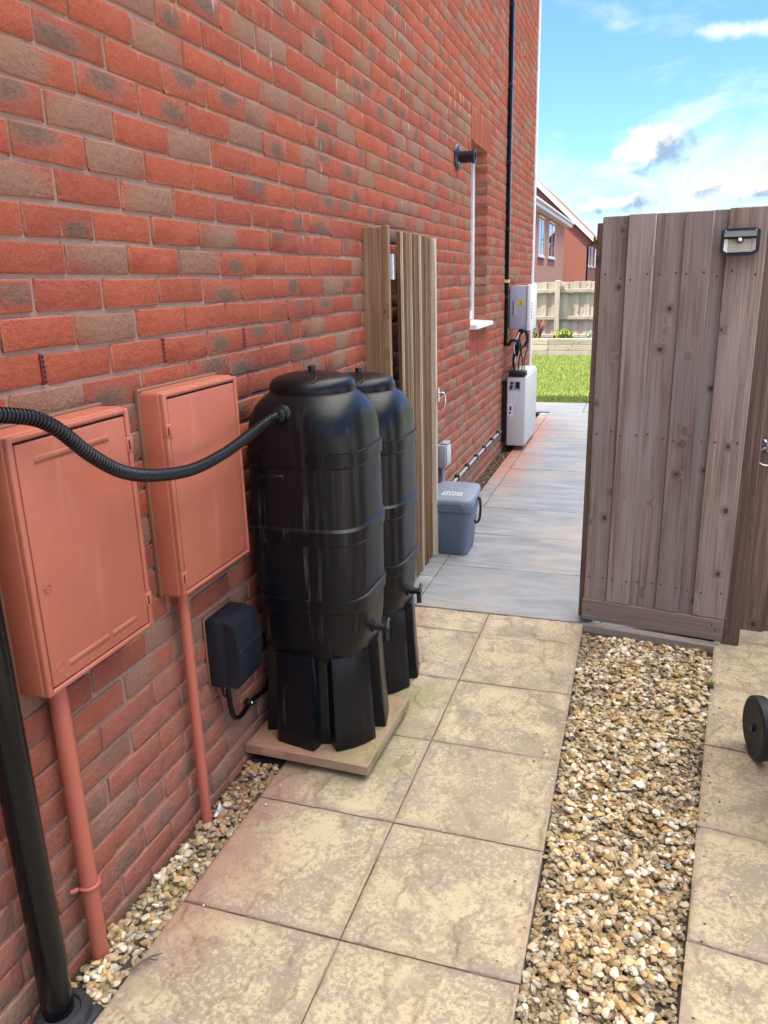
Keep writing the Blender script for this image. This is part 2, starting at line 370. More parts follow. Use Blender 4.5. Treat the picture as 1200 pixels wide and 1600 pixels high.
def paver_mat():
    m, t = new_mat('grey_porcelain'); pos = t.geo(); off = t.m('MULTIPLY', t.rnd(), 41.0)
    p = t.vm('ADD', t.obj(), t.n('ShaderNodeCombineXYZ', {0: off, 1: off, 2: 0.0}).outputs[0])
    n = t.noise(t.mp(p, (1.3, 4.2, 1)), 2.2, 6, .62, .8); n2 = t.noise(t.mp(p, (3, 14, 1)), 4, 4, .6); n3 = t.noise(p, 1.7, 3, .5)
    c = t.mix(t.ss(n, .3, .7), (.165, .173, .183), (.275, .282, .287))
    c = t.mix(t.m('MULTIPLY', t.ss(n2, .5, .75), .25), c, (.38, .38, .37))
    c = t.mix(t.m('MULTIPLY', t.ss(n3, .42, .65), .40), c, (.36, .295, .235))
    px, py, pz = t.sep(pos); wob = t.noise(pos, 3.0, 5, .6)
    d = t.ss(t.m('ADD', px, t.m('MULTIPLY', t.m('SUBTRACT', wob, .5), .75)), .50, .12)
    d = t.m('MULTIPLY', d, t.m('MULTIPLY', t.ss(py, 5.2, 6.9), t.ss(py, 9.6, 8.4)))
    c = t.mix(t.m('MULTIPLY', d, .8), c, (.44, .17, .10))
    t.out(c, t.m('MULTIPLY_ADD', n, .25, .42), t.bump(t.m('ADD', n, t.m('MULTIPLY', n2, .4)), .2, .004), spec=.35); return m
MAT_PAVER = paver_mat()
def simple(name, a, b, sc=30, bump=.6, bd=.01, rough=.95):
    m, t = new_mat(name); p = t.geo(); n = t.noise(p, sc, 5, .65)
    t.out(t.mix(n, a, b), rough, t.bump(n, bump, bd), spec=.2); return m
MAT_SOIL = simple('dark_bedding', (.035, .028, .022), (.085, .068, .052), 60)
MAT_SAND = simple('joint_sand', (.05, .042, .035), (.09, .075, .06), 90)
MAT_EARTH = simple('earth', (.05, .04, .03), (.11, .09, .065), 8)
MAT_KERB = simple('concrete_kerb', (.24, .20, .16), (.36, .31, .26), 50, .4, .004)
MAT_BOUNCE = simple('pale_bounce', (.36, .31, .26), (.46, .41, .36), 30)
MAT_LAWN = simple('lawn_soil', (.055, .11, .018), (.12, .18, .035), 6, .5, .02)
MAT_TILE = simple('roof_tiles', (.13, .07, .055), (.22, .12, .09), 3, .2, .01)
MAT_DKTILE = simple('dark_tiles', (.05, .045, .045), (.09, .08, .08), 3, .2, .01)
def stone_mat():
    m, t = new_mat('gravel_stone'); c = t.n('ShaderNodeAttribute', attribute_name='tint').outputs['Color']; p = t.geo()
    n = t.noise(p, 120, 4, .65); n2 = t.noise(p, 45, 3, .6)
    col = t.mix(t.m('MULTIPLY', t.ss(n, .4, .7), .45), c, t.mix(1.0, c, (.62, .52, .42), 'MULTIPLY'))
    px, py, pz = t.sep(p)
    low_tone = t.m('MULTIPLY', t.ss(pz, .006, -.014), .55)  # stones turn darker towards the bottom of the bed
    col = t.mix(low_tone, col, (.10, .07, .04))
    red = t.m('MULTIPLY', t.m('MULTIPLY', t.ss(px, .20, .10), t.ss(py, 1.45, 1.85)), t.m('MULTIPLY', t.ss(n2, .3, .6), .7))
    col = t.mix(red, col, (.20, .075, .045))
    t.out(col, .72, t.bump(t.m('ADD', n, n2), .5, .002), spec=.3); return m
MAT_STONE = stone_mat()
def leaf_mat(name, a, b, tr=.0):
    m, t = new_mat(name); r = t.rnd(); p = t.geo()
    c = t.mix(t.noise(p, 11, 3, .6), a, b)
    t.out(c, .6, None, spec=.3); return m
MAT_GRASS = leaf_mat('grass_blade', (.15, .205, .045), (.27, .31, .085))
MAT_BUSH = leaf_mat('bush_leaf', (.10, .17, .03), (.23, .27, .05))
MAT_PALE = leaf_mat('pale_leaf', (.20, .30, .20), (.32, .42, .30))
MAT_REDLEAF = leaf_mat('red_leaf', (.16, .045, .04), (.24, .08, .06))
MAT_DRY = leaf_mat('dry_leaf', (.19, .07, .04), (.33, .17, .09))
MAT_TWIG = simple('twig_bark', (.10, .075, .065), (.18, .14, .12), 60)
def far_brick(name, a, b, mo):
    m, t = new_mat(name); x, y, z = t.sep(t.geo())
    v = t.n('ShaderNodeCombineXYZ', {0: t.m('ADD', x, y), 1: z, 2: 0.0}).outputs[0]
    br = t.n('ShaderNodeTexBrick', {'Vector': v, 'Color1': (*a, 1), 'Color2': (*b, 1), 'Mortar': (*mo, 1), 'Scale': 1.0, 'Mortar Size': .012, 'Brick Width': .225, 'Row Height': .075})
    c = t.mix(t.m('MULTIPLY', t.noise(t.geo(), 3, 4, .6), .4), br.outputs[0], a)
    t.out(c, .9, t.bump(br.outputs['Fac'], -.3, .01), spec=.2); return m
MAT_FARRED = far_brick('far_red_brick', (.33, .085, .055), (.24, .075, .055), (.30, .2, .16))
MAT_FARHAZED = far_brick('far_hazed_brick', (.52, .25, .175), (.46, .19, .13), (.46, .33, .26))  # sun-washed haze on the wall is put into this pale colour
MAT_REARBRICK = far_brick('rear_brick', (.40, .10, .06), (.30, .09, .06), (.27, .18, .14))

# ================================================================== SETTING
g = tag(MB().add([(-400,-400,-.06),(400,-400,-.06),(400,400,-.06),(-400,400,-.06)], [(0,1,2,3)]).build('ground', MAT_EARTH), kind='structure')

# ---- buff flags beside the wall
path = tag(MB().b2((.13, -1.0, -.055), (1.034, 3.433, -.018)).build('path', MAT_SAND), kind='structure')
SL = .4445
def vnoise(x, y, seed):
    g = np.random.default_rng(seed).random((64, 64)); xi, yi = np.floor(x).astype(int), np.floor(y).astype(int); fx, fy = x-xi, y-yi
    fx = fx*fx*(3-2*fx); fy = fy*fy*(3-2*fy); q = lambda i, j: g[(xi+i) % 64, (yi+j) % 64]
    return (q(0,0)*(1-fx)+q(1,0)*fx)*(1-fy)+(q(0,1)*(1-fx)+q(1,1)*fx)*fy
def fbm(x, y, seed, o=5, gain=.55):
    return sum(vnoise(x*2**k, y*2**k, seed*31+k)*gain**k for k in range(o))/sum(gain**k for k in range(o))
def slab_mesh(sx, sy, th=.04, seed=1):
    """a flag with a riven top: flakes broken away in thin uneven layers, worn arrises"""
    nx, ny = 84, max(16, int(84*sy/sx)); X, Y = np.meshgrid(np.linspace(-sx/2, sx/2, nx), np.linspace(-sy/2, sy/2, ny), indexing='ij')
    H = (fbm(X*9+20, Y*7+20, seed+50, 5, .6)-.5)*.0045; Lm = np.zeros_like(X)
    wx = (fbm(X*22+5, Y*22+5, seed+7, 4, .62)-.5)*.085; wy = (fbm(X*22+9, Y*22+3, seed+8, 4, .62)-.5)*.085
    for k, (fx_, fy_, thr, dep_) in enumerate(((6.5, 3.2, .54, .0042), (8.0, 4.2, .56, .0036), (5.0, 6.0, .58, .0032))):
        n_ = fbm((X+wx)*fx_+k*7.3+seed, (Y+wy)*fy_+k*3.1+seed*1.7, seed+k*11, 3, .45)
        t_ = np.clip((n_-thr)/.020, 0, 1); H -= dep_*t_*t_*(3-2*t_); Lm = np.maximum(Lm, np.exp(-((n_-thr-.008)/.014)**2))
    H = np.maximum(H-np.percentile(H, 80), -.0085)
    ed = np.minimum(np.minimum(X+sx/2, sx/2-X), np.minimum(Y+sy/2, sy/2-Y))
    H = H*np.clip(ed/.012, .15, 1)-.004*np.clip(1-ed/.006, 0, 1)**2
    V = np.stack([X, Y, th/2+H], -1).reshape(-1, 3); idx = np.arange(nx*ny).reshape(nx, ny)
    F = np.stack([idx[:-1,:-1], idx[1:,:-1], idx[1:,1:], idx[:-1,1:]], -1).reshape(-1, 4).tolist()
    loop = np.concatenate([idx[:,0], idx[-1,1:], idx[-2::-1,-1], idx[0,-2:0:-1]]); k0 = len(V); bt = V[loop].copy(); bt[:,2] = -th/2; V = np.concatenate([V, bt]); n = len(loop)
    F += [(int(loop[(i+1) % n]), int(loop[i]), k0+i, k0+(i+1) % n) for i in range(n)]
    me = bpy.data.meshes.new('slab'); me.from_pydata(V.tolist(), [], F); me.materials.append(MAT_SLAB)
    at = me.attributes.new('ledge', 'FLOAT', 'POINT'); at.data.foreach_set('value', np.r_[Lm.ravel(), np.zeros(n)].astype(np.float32))
    me.polygons.foreach_set('use_smooth', [True]*len(me.polygons)); me.set_sharp_from_angle(angle=R(55)); return me
FULLS = [slab_mesh(SL, SL, seed=q) for q in range(1, 8)]
ycut = [1.4085+.4495*k for k in range(-5, 5)]      # joints across the path
for ci, cx in enumerate((.3605, .8085)):
    for k in range(len(ycut)-1):
        y0, y1 = ycut[k], ycut[k+1]
        o = bpy.data.objects.new('slab', FULLS[(k*3+ci*5) % 7]); COL.objects.link(o); o.parent = path
        o.location = (cx, (y0+y1)/2, -.020+rng.uniform(-.0015, .0015)); o.rotation_euler = (rng.uniform(-.002,.002), rng.uniform(-.002,.002), rng.uniform(-.003,.003)+(math.pi if rng.random() < .5 else 0))
    y0 = ycut[-1]
    o = bpy.data.objects.new('slab', slab_mesh(SL, 3.431-y0-.005, seed=20+ci)); COL.objects.link(o); o.parent = path; o.location = (cx, (y0+3.431)/2, -.020)

# ---- buff flags on the far side of the gravel, laid askew
A_SK = R(6.4)
spath = tag(MB().add([(1.19,-.1,-.022),(3.2,-.1,-.022),(3.6,3.9,-.022),(1.665,3.9,-.022)], [(0,1,2,3)]).build('side_path', MAT_SAND), kind='structure')
ux = np.array([math.cos(A_SK), -math.sin(A_SK)]); uy = np.array([math.sin(A_SK), math.cos(A_SK)])
org = np.array([1.399, 1.650])
for k in range(-4, 5):
    for c in range(0, 4):
        p = org + uy*(k+.5)*.4490 + ux*(c*.4495+.225)
        o = bpy.data.objects.new('slab', FULLS[(k*2+c*3) % 7]); COL.objects.link(o); o.parent = spath
        o.location = (p[0], p[1], -.020+rng.uniform(-.0015,.0015)); o.rotation_euler = (0, 0, -A_SK+rng.uniform(-.003,.003)+(math.pi if rng.random() < .5 else 0))

# ---- grey porcelain paving beyond the gate, with its block border
pav = tag(MB().b2((.102, 3.436, -.055), (1.60, 4.0345, -.012)).b2((.102, 4.036, -.055), (3.4, 10.2, -.012)).build('paving', MAT_SAND), kind='structure')
def piece(name, a, b, mat, parent, bev=.003, dz=0):
    c = [(a[i]+b[i])/2 for i in range(3)]
    mb = MB().box((0,0,0), [b[i]-a[i] for i in range(3)], bev, 1)
    return mb.build(name, mat, parent, loc=(c[0], c[1], c[2]+dz), smooth=40)
for k in range(10):
    y0 = 3.438+.6*k; y1 = y0+.5955
    for j in range(4):
        x0 = .2085+.9*j
        if y0 > 9.3 or (k == 0 and j > 1): continue
        piece('paving_slab', (x0, y0, -.03), (x0+(.48 if k == 0 and j == 1 else .8945), y1-.001, .0), MAT_PAVER, pav, .0035, rng.uniform(-.0008,.0008))
for j in range(5):
    piece('paving_slab', (-1.2+.9*j, 9.44, -.03), (-1.2+.9*j+.8955, 10.19, .001), MAT_PAVER, pav, .002)
for k in range(29):
    y0 = 3.438+.205*k
    piece('block', (.106, y0, -.03), (.2045, y0+.2, .0), MAT_PAVER, pav, .003, rng.uniform(-.002,.001))
strip = tag(MB().b2((-.02, -1.4, -.055), (.133, 9.05, -.022)).build('planting_strip', MAT_SOIL), kind='structure')
kerb = tag(MB().box((0,0,0), (.60,.045,.05), .006).build('kerb', MAT_KERB, loc=(1.322, 3.394, -.022), rot=(0,0,R(-8.8)), smooth=40), kind='structure')

bounce_sheet = tag(MB().add([(3.9,-30,-.03),(40,-30,-.03),(40,9.3,-.03),(3.9,9.3,-.03)], [(0,1,2,3)]).build('bounce_ground', MAT_BOUNCE), kind='structure')  # unseen pale ground added to bounce warm sunlight on to the wall and gates
# ---- gravel
def ico(sub):
    bm = bmesh.new(); bmesh.ops.create_icosphere(bm, subdivisions=sub, radius=1); bm.verts.index_update()
    v = np.array([q.co[:] for q in bm.verts]); f = np.array([[w.index for w in q.verts] for q in bm.faces]); bm.free(); return v, f
ICO = {1: ico(1), 2: ico(2)}
def stone_shapes(sub, n):
    out = []
    v, f = ICO[sub]
    for i in range(n):
        q = v.copy()
        for k in range(rng.integers(6, 10)):           # broken facets
            nrm = rng.normal(size=3); nrm /= np.linalg.norm(nrm); dcut = rng.uniform(.50, .84)
            s = q @ nrm; over = np.maximum(s-dcut, 0); q = q - np.outer(over*.96, nrm)
        q = q*(1+rng.normal(size=(len(q), 1))*.015)
        out.append(q)
    return out, f
TINTS = np.array([(.66,.58,.45),(.74,.69,.59),(.58,.43,.24),(.49,.335,.16),(.34,.22,.11),(.56,.47,.34),(.47,.33,.20),(.58,.40,.27),(.40,.38,.35),(.30,.21,.11)])
TW = np.array([.17,.15,.19,.15,.06,.12,.08,.06,.02,.02]); TW = TW/TW.sum()
def gravel(name, inside, bounds, n, smin, smax, zbase, label, bare=None, parent=None, tint_shift=1.0):
    shapes, f = stone_shapes(2, 28)
    x0, x1, y0, y1 = bounds; cell = .004
    hm = np.full((int((x1-x0)/cell)+12, int((y1-y0)/cell)+12), zbase)
    V, F, T = [], [], []; base = 0
    order = np.concatenate([np.zeros(int(n*.55)), np.ones(n-int(n*.55))])
    for layer in order:
        for tries in range(8):
            x, y = rng.uniform(x0, x1), rng.uniform(y0, y1)
            if inside(x, y) and not (bare is not None and rng.random() < bare(x, y)): break
        else: continue
        s = rng.uniform(smin, smax)*(.75 if rng.random() < .35 else 1.0)*(1.35 if rng.random() < .06 else 1)
        sc = np.array([s*rng.uniform(.9, 1.35), s*rng.uniform(.65, 1.0), s*rng.uniform(.38, .66)])
        i, j = int((x-x0)/cell)+5, int((y-y0)/cell)+5; rr = max(1, int(s*.62/cell))
        sub = hm[max(0,i-rr):i+rr+1, max(0,j-rr):j+rr+1]
        hz = float(np.mean(sub))*.55+float(np.max(sub))*.45
        if hz > zbase+.030: continue
        z = hz+sc[2]*.55
        hm[max(0,i-rr):i+rr+1, max(0,j-rr):j+rr+1] = np.maximum(sub, z+sc[2]*.45)
        q = shapes[rng.integers(len(shapes))]*sc
        a, b, c = rng.uniform(0, 2*math.pi), rng.normal()*.28, rng.normal()*.28
        ca, sa = math.cos(a), math.sin(a)
        Rz = np.array([[ca,-sa,0],[sa,ca,0],[0,0,1]]); Rx = np.array([[1,0,0],[0,math.cos(b),-math.sin(b)],[0,math.sin(b),math.cos(b)]]); Ry = np.array([[math.cos(c),0,math.sin(c)],[0,1,0],[-math.sin(c),0,math.cos(c)]])
        q = q @ (Rz@Rx@Ry).T + (x, y, z)
        V.append(q); F.append(f+base); base += len(q)
        col = TINTS[rng.choice(len(TINTS), p=TW)]*rng.uniform(.88, 1.22)*np.array([1.01,.985,.91])*tint_shift
        T.append(np.repeat(col[None], len(q), 0))
    V = np.concatenate(V); F = np.concatenate(F); T = np.concatenate(T)
    me = bpy.data.meshes.new(name); me.vertices.add(len(V)); me.vertices.foreach_set('co', V.ravel().astype(np.float32))
    me.loops.add(F.size); me.loops.foreach_set('vertex_index', F.ravel().astype(np.int32))
    me.polygons.add(len(F)); me.polygons.foreach_set('loop_start', np.arange(0, F.size, 3, dtype=np.int32)); me.polygons.foreach_set('loop_total', np.full(len(F), 3, np.int32))
    me.update(calc_edges=True)
    at = me.color_attributes.new('tint', 'FLOAT_COLOR', 'POINT'); at.data.foreach_set('color', np.c_[T, np.ones(len(T))].ravel().astype(np.float32))
    o = link(name, me, MAT_STONE, smooth=32); tag(o, label, 'gravel', kind='stuff'); return o
edge_x = lambda y: 1.399+(y-1.65)*.1214
gbed = tag(MB().add([(1.028,-.5,-.034),(edge_x(-.5)+.01,-.5,-.034),(edge_x(3.5)+.01,3.5,-.034),(1.028,3.5,-.034)], [(0,1,2,3)]).build('gravel_bed', MAT_SOIL), kind='structure')
def bare(x, y):
    p = 0.0
    for cx, cy, rx, ry, s in ((1.485,2.43,.055,.14,.9),(1.40,1.62,.03,.25,.55),(1.06,1.66,.03,.15,.6),(1.08,1.45,.05,.10,.3),(1.30,2.0,.10,.12,.25),(1.07,3.25,.06,.12,.6),(1.36,1.46,.03,.08,.6)):
        p = max(p, s*math.exp(-((x-cx)/rx)**2-((y-cy)/ry)**2))
    return p
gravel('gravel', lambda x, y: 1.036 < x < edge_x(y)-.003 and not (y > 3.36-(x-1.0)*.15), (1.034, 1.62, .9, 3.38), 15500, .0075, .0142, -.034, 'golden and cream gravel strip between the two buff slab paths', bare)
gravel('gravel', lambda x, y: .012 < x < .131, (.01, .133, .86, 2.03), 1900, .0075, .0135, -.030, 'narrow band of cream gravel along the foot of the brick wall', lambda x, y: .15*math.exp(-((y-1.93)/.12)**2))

# fines between the stones, and a few strays kicked on to the flags
shapes1 = [q for q in stone_shapes(1, 8)[0]]; f1_ = ICO[1][1]
V, F, T = [], [], []; base = 0
for i in range(5200):
    if i < 5120:
        y = rng.uniform(1.0, 3.33); x = rng.uniform(1.036, edge_x(y)-.004); z = rng.uniform(-.028, -.004); s_ = rng.uniform(.0018, .0048)
    else:
        y = rng.uniform(1.1, 3.2); s_ = rng.uniform(.002, .0058); z = s_*.35
        x = 1.028-abs(rng.normal())*.05 if i % 2 else edge_x(y)+abs(rng.normal())*.05
        if i > 5185: y = rng.uniform(1.1, 1.95); x = .145+abs(rng.normal())*.04
    q = shapes1[i % 8]*s_*np.array([1.1, .9, .7]) + (x, y, z)
    V.append(q); F.append(f1_+base); base += len(q); tc = TINTS[rng.choice(len(TINTS), p=TW)]*rng.uniform(.6, 1.05); tc = np.array([.10, .105, .12])*rng.uniform(.7, 1.5) if edge_x(y)-x < .09 and rng.random() < (.8 if 2.2 < y < 2.62 else .3) else tc; T.append(np.repeat(tc[None], len(q), 0))
V = np.concatenate(V); F = np.concatenate(F); T = np.concatenate(T)
me = bpy.data.meshes.new('grit'); me.from_pydata(V.tolist(), [], F.tolist())
at = me.color_attributes.new('tint', 'FLOAT_COLOR', 'POINT'); at.data.foreach_set('color', np.c_[T, np.ones(len(T))].ravel().astype(np.float32))
tag(link('grit', me, MAT_STONE, smooth=40), 'fine grit and stray chips along the gravel strip', 'grit', kind='stuff')

# ---- lawn
tag(MB().add([(-6,10.2,-.02),(6,10.2,-.02),(6,16.6,-.02),(-6,16.6,-.02)], [(0,1,2,3)]).build('lawn', MAT_LAWN), kind='structure')
nb = 110000
bx = rng.uniform(-2.2, 2.6, nb); by = 10.19+(rng.random(nb)**1.2)*6.38; hh = rng.uniform(.02, .055, nb)*(.75+.35*np.clip((by-10.2)/2, 0, 1)); an = rng.uniform(0, 2*math.pi, nb)
ln = rng.normal(size=(nb, 2))*.014; w = .0012+by*.00022
a = np.stack([bx-np.cos(an)*w, by-np.sin(an)*w, np.full(nb, -.02)], 1); b = np.stack([bx+np.cos(an)*w, by+np.sin(an)*w, np.full(nb, -.02)], 1); c = np.stack([bx+ln[:,0], by+ln[:,1], hh-.02], 1)
V = np.stack([a, b, c], 1).reshape(-1, 3); me = bpy.data.meshes.new('grass'); me.from_pydata(V.tolist(), [], np.arange(nb*3).reshape(-1, 3).tolist())
tag(link('grass', me, MAT_GRASS), 'bright green mown lawn beyond the grey paving', 'lawn', kind='stuff')

# ================================================================== BRICK HOUSE
house = tag(empty('brick_house', (0, 4, 0)), 'tall red brick house wall running down the left side', 'house')
HL = (0, -4, 0)                         # children are written in world metres
YN, YF, ZT = -2.4, 9.06, 5.30
OY0, OY1, OZ0, OZ1 = 5.75, 6.37, 1.214, 2.489
SY0, SY1 = 5.74, 6.49                   # soldier courses over and under the window
MX = -.0068                             # face of the mortar
mb = MB()
mb.b2((-.30, YN, -.05), (MX, OY0-.006, ZT)); mb.b2((-.30, OY1+.006, -.05), (MX, YF-.006, ZT))
mb.b2((-.30, OY0-.006, -.05), (MX, OY1+.006, OZ0-.002)); mb.b2((-.30, OY0-.006, OZ1+.006), (MX, OY1+.006, ZT))
wall = mb.build('wall', MAT_MORTAR, house, HL)
BH, BL, PZ, PY = .0655, .2155, .075, .225
def brick_geo(L, Hh, r, jit=.0016):
    fy = np.array([0, .020, .5, .98, 1.0]); fz = np.array([0, .065, .935, 1.0])
    Y, Z = np.meshgrid((fy-.5)*L, (fz-.5)*Hh, indexing='ij')
    Xx = np.zeros_like(Y)
    bnd = np.zeros_like(Y, bool); bnd[0,:] = bnd[-1,:] = True; bnd[:,0] = bnd[:,-1] = True
    Xx[bnd] = -.0018
    dY = r.normal(size=Y.shape)*jit; dZ = r.normal(size=Z.shape)*jit; dY[1] = dY[0]; dY[-2] = dY[-1]; dZ[:,1] = dZ[:,0]; dZ[:,-2] = dZ[:,-1]; Y = Y+dY; Z = Z+dZ; Xx = Xx+r.normal(size=Y.shape)*.0005
    for i in (0, -1):
        for j in (0, -1): Y[i,j] -= np.sign(Y[i,j])*r.uniform(.001,.005); Z[i,j] -= np.sign(Z[i,j])*r.uniform(.0005,.003); Xx[i,j] -= .0012
    V = np.stack([Xx, Y, Z], -1).reshape(-1, 3); F = []
    for i in range(4):
        for j in range(3): a = i*4+j; F.append((a, a+4, a+5, a+1))
    loop = [i*4 for i in range(5)]+[16+j for j in range(1, 4)]+[i*4+3 for i in range(3, -1, -1)]+[j for j in range(2, 0, -1)]
    k = len(V); bk = V[loop].copy(); bk[:,0] = -.10; V = np.concatenate([V, bk]); n = len(loop)
    for i in range(n): a, b = loop[i], loop[(i+1) % n]; F.append((b, a, k+i, k+(i+1) % n))
    UV = np.stack([V[:,1]/L+.5, V[:,2]/Hh+.5], 1)
    return V, F, UV
rows = []
r0 = np.random.default_rng(3)
specs = []                               # y centre, z centre, length, height, x
for n in range(-1, int((ZT-.0142)/PZ)):
    zc = .0142+PZ*n+PZ/2
    y = .1137+(0 if n % 2 else .1125)-PY*14
    while y < YF:
        a, b = max(y+.005, YN), min(y+.005+BL, YF); y += PY
        if b-a < .03: continue
        segs = [(a, b)]
        cut = None
        if OZ0 < zc < OZ1: cut = (OY0, OY1)
        elif OZ0-.225 < zc < OZ0 or OZ1 < zc < OZ1+.225: cut = (SY0-.005, SY1+.005)
        if cut:
            new = []
            for s0, s1 in segs:
                if s1 <= cut[0] or s0 >= cut[1]: new.append((s0, s1))
                else:
                    if s0 < cut[0]: new.append((s0, cut[0]))
                    if s1 > cut[1]: new.append((cut[1], s1))
            segs = new
        for s0, s1 in segs:
            if s1-s0 > .025: specs.append(((s0+s1)/2, zc, s1-s0, BH))
for z0 in (OZ0-.225, OZ1):
    for k in range(10): specs.append((SY0+.0375+.075*k, z0+.1125, .0655, .2155))
specs = np.array(specs)
cx4 = []
for sy, sz in ((-1,-1),(1,-1),(1,1),(-1,1)):
    cx4.append(np.stack([np.zeros(len(specs)), specs[:,0]+sy*specs[:,2]/2, specs[:,1]+sz*specs[:,3]/2], 1))
pu, pv, pd = project(np.stack(cx4, 1))
ok = (pd.min(1) > .15)
vis = ok & (pu.max(1) > 0) & (pu.min(1) < 1200) & (pv.max(1) > 0) & (pv.min(1) < 1600)
area = np.abs(.5*sum(pu[:,i]*pv[:,(i+1)%4]-pu[:,(i+1)%4]*pv[:,i] for i in range(4)))
area[~vis] = 0; area = np.minimum(area, 1e5)
uc, vc = pu.mean(1), pv.mean(1)
hidden = ((uc > -10)&(uc < 205)&(vc > 700)&(vc < 960)&(uc < 170+(vc-650)*.2)) | ((uc > 235)&(uc < 350)&(vc > 620)&(vc < 880)) | ((uc > 420)&(uc < 560)&(vc > 620)&(vc < 1100)) | ((uc > 5)&(uc < 60)&(vc > 1100))
full = np.abs(specs[:,2]-BL) < 1e-4
cand = np.where(full & ~hidden)[0]; top = set(cand[np.argsort(-area[cand])][:300].tolist())
variants = []
for k in range(14):
    Vb, Fb, Ub = brick_geo(BL, BH, r0); me = bpy.data.meshes.new('brick'); me.from_pydata(Vb.tolist(), [], Fb)
    uvl = me.uv_layers.new(name='UVMap'); li = np.zeros(len(me.loops), np.int32); me.loops.foreach_get('vertex_index', li); uvl.data.foreach_set('uv', Ub[li].ravel())
    me.materials.append(MAT_BRICK_O); me.polygons.foreach_set('use_smooth', [True]*len(me.polygons)); me.set_sharp_from_angle(angle=R(75)); variants.append(me)
VV, FF, UU, CC = [], [], [], []; base = 0
for i, (yc, zc, L, Hh) in enumerate(specs):
    seed = r0.random(3); jx = r0.normal()*.0014; jz = r0.normal()*.0012; jy = r0.normal()*.0015
    if i in top:
        o = bpy.data.objects.new('brick', variants[r0.integers(14)]); COL.objects.link(o); o.parent = wall
        o.location = (jx, yc+jy, zc+jz); o.rotation_euler = (r0.normal()*.006, 0, 0); o.color = (*seed, 1)
        if r0.random() < .5: o.rotation_euler.x += math.pi
        continue
    if Hh > .1: seed[0] *= .5; seed[2] = .6
    Vb, Fb, Ub = brick_geo(L, Hh, r0)
    VV.append(Vb+(jx, yc+(jy if L > .2 else 0), zc+jz)); FF += [tuple(q+base for q in fc) for fc in Fb]; UU.append(Ub); CC.append(np.repeat(np.r_[seed, 1][None], len(Vb), 0)); base += len(Vb)
VV = np.concatenate(VV); UU = np.concatenate(UU); CC = np.concatenate(CC)
me = bpy.data.meshes.new('brick_courses'); me.from_pydata(VV.tolist(), [], FF)
uvl = me.uv_layers.new(name='UVMap'); li = np.zeros(len(me.loops), np.int32); me.loops.foreach_get('vertex_index', li); uvl.data.foreach_set('uv', UU[li].ravel())
at = me.color_attributes.new('seed', 'FLOAT_COLOR', 'POINT'); at.data.foreach_set('color', CC.ravel().astype(np.float32))
tag(link('brick_courses', me, MAT_BRICK_A, wall, smooth=75), kind='stuff')
# the rest of the house body
MB().b2((-8.0, YF-.31, -.05), (-.3005, YF-.004, ZT)).build('rear_wall', MAT_REARBRICK, house, HL)
MB().b2((-8.0, YN, -.05), (-.3005, YN+.3, ZT)).build('front_wall', MAT_REARBRICK, house, HL)
roof = MB(); roof.add([(.32, YN-.3, ZT-.05), (.32, YF+.12, ZT-.05), (-4.1, YF+.12, ZT+3.3), (-4.1, YN-.3, ZT+3.3), (-8.5, YN-.3, ZT-.05), (-8.5, YF+.12, ZT-.05),
    (.32, YN-.3, ZT+.10), (.32, YF+.12, ZT+.10), (-4.1, YF+.12, ZT+3.45), (-4.1, YN-.3, ZT+3.45), (-8.5, YN-.3, ZT+.10), (-8.5, YF+.12, ZT+.10)],
    [(0,1,2,3),(3,2,5,4),(6,9,8,7),(9,10,11,8),(0,6,7,1),(4,5,11,10),(1,7,8,2),(2,8,11,5),(0,3,9,6),(3,4,10,9)])
roof.build('roof', MAT_TILE, house, HL)
MB().add([(-.1, YF-.02, ZT), (-8.1, YF-.02, ZT), (-4.1, YF-.02, ZT+3.0)], [(0,1,2)]).build('gable', MAT_REARBRICK, house, HL)
# window
win = empty('window', (0, 0, 0)); win.parent = house; win.location = HL
fr = MB(); xa, xb = -.155, -.098
fr.b2((xa, OY0, OZ0+.035), (xb, OY0+.06, OZ1), .006); fr.b2((xa, OY1-.055, OZ0+.035), (xb, OY1, OZ1), .006)
fr.b2((xa, OY0+.058, OZ0+.035), (xb-.001, OY1-.053, OZ0+.11), .006); fr.b2((xa, OY0+.058, OZ1-.07), (xb-.001, OY1-.053, OZ1), .006)
fr.build('frame', MAT_WHITE, win, smooth=40)
MB().b2((-.13, OY0+.05, OZ0+.1), (-.122, OY1-.045, OZ1-.06)).build('pane', MAT_GLASS, win)
si = MB(); si.prism([(OZ0-.006, -.10), (OZ0-.006, .052), (OZ0+.022, .052), (OZ0+.036, -.10)], 'y', OY0-.02, OY1+.03); fixn(si.build('sill', MAT_WHITE, win))
# weep vents in the perpends of one course
for yv in (1.3437, 1.7930, 2.2425):
    zv = .0142+PZ*18+PZ/2
    wv = MB().box((0,0,0), (.016, .0085, .064), .001).build('weep_vent', MAT_REDV, house, loc=(-.0045, yv-4+.0, zv))
    hl = MB()
    for k in range(6): hl.box((.0085, 0, -.0265+k*.0106), (.002, .0055, .0050))
    hl.build('slot', MAT_HOLE, wv)

# ---- rear downpipe peeping past the corner
dp = tag(empty('downpipe', (.0, 9.14, 0)), 'pale slim downpipe at the far corner of the brick house', 'pipe')
MB().tube([(-.004,0,.0),(-.004,0,5.2)], .02, 14).build('pipe', MAT_WHITE, dp, smooth=60)
MB().lathe([(.023,0),(.023,.05)], (-.004,0,2.6), n=14).build('joint', MAT_WHITE, dp, smooth=50)
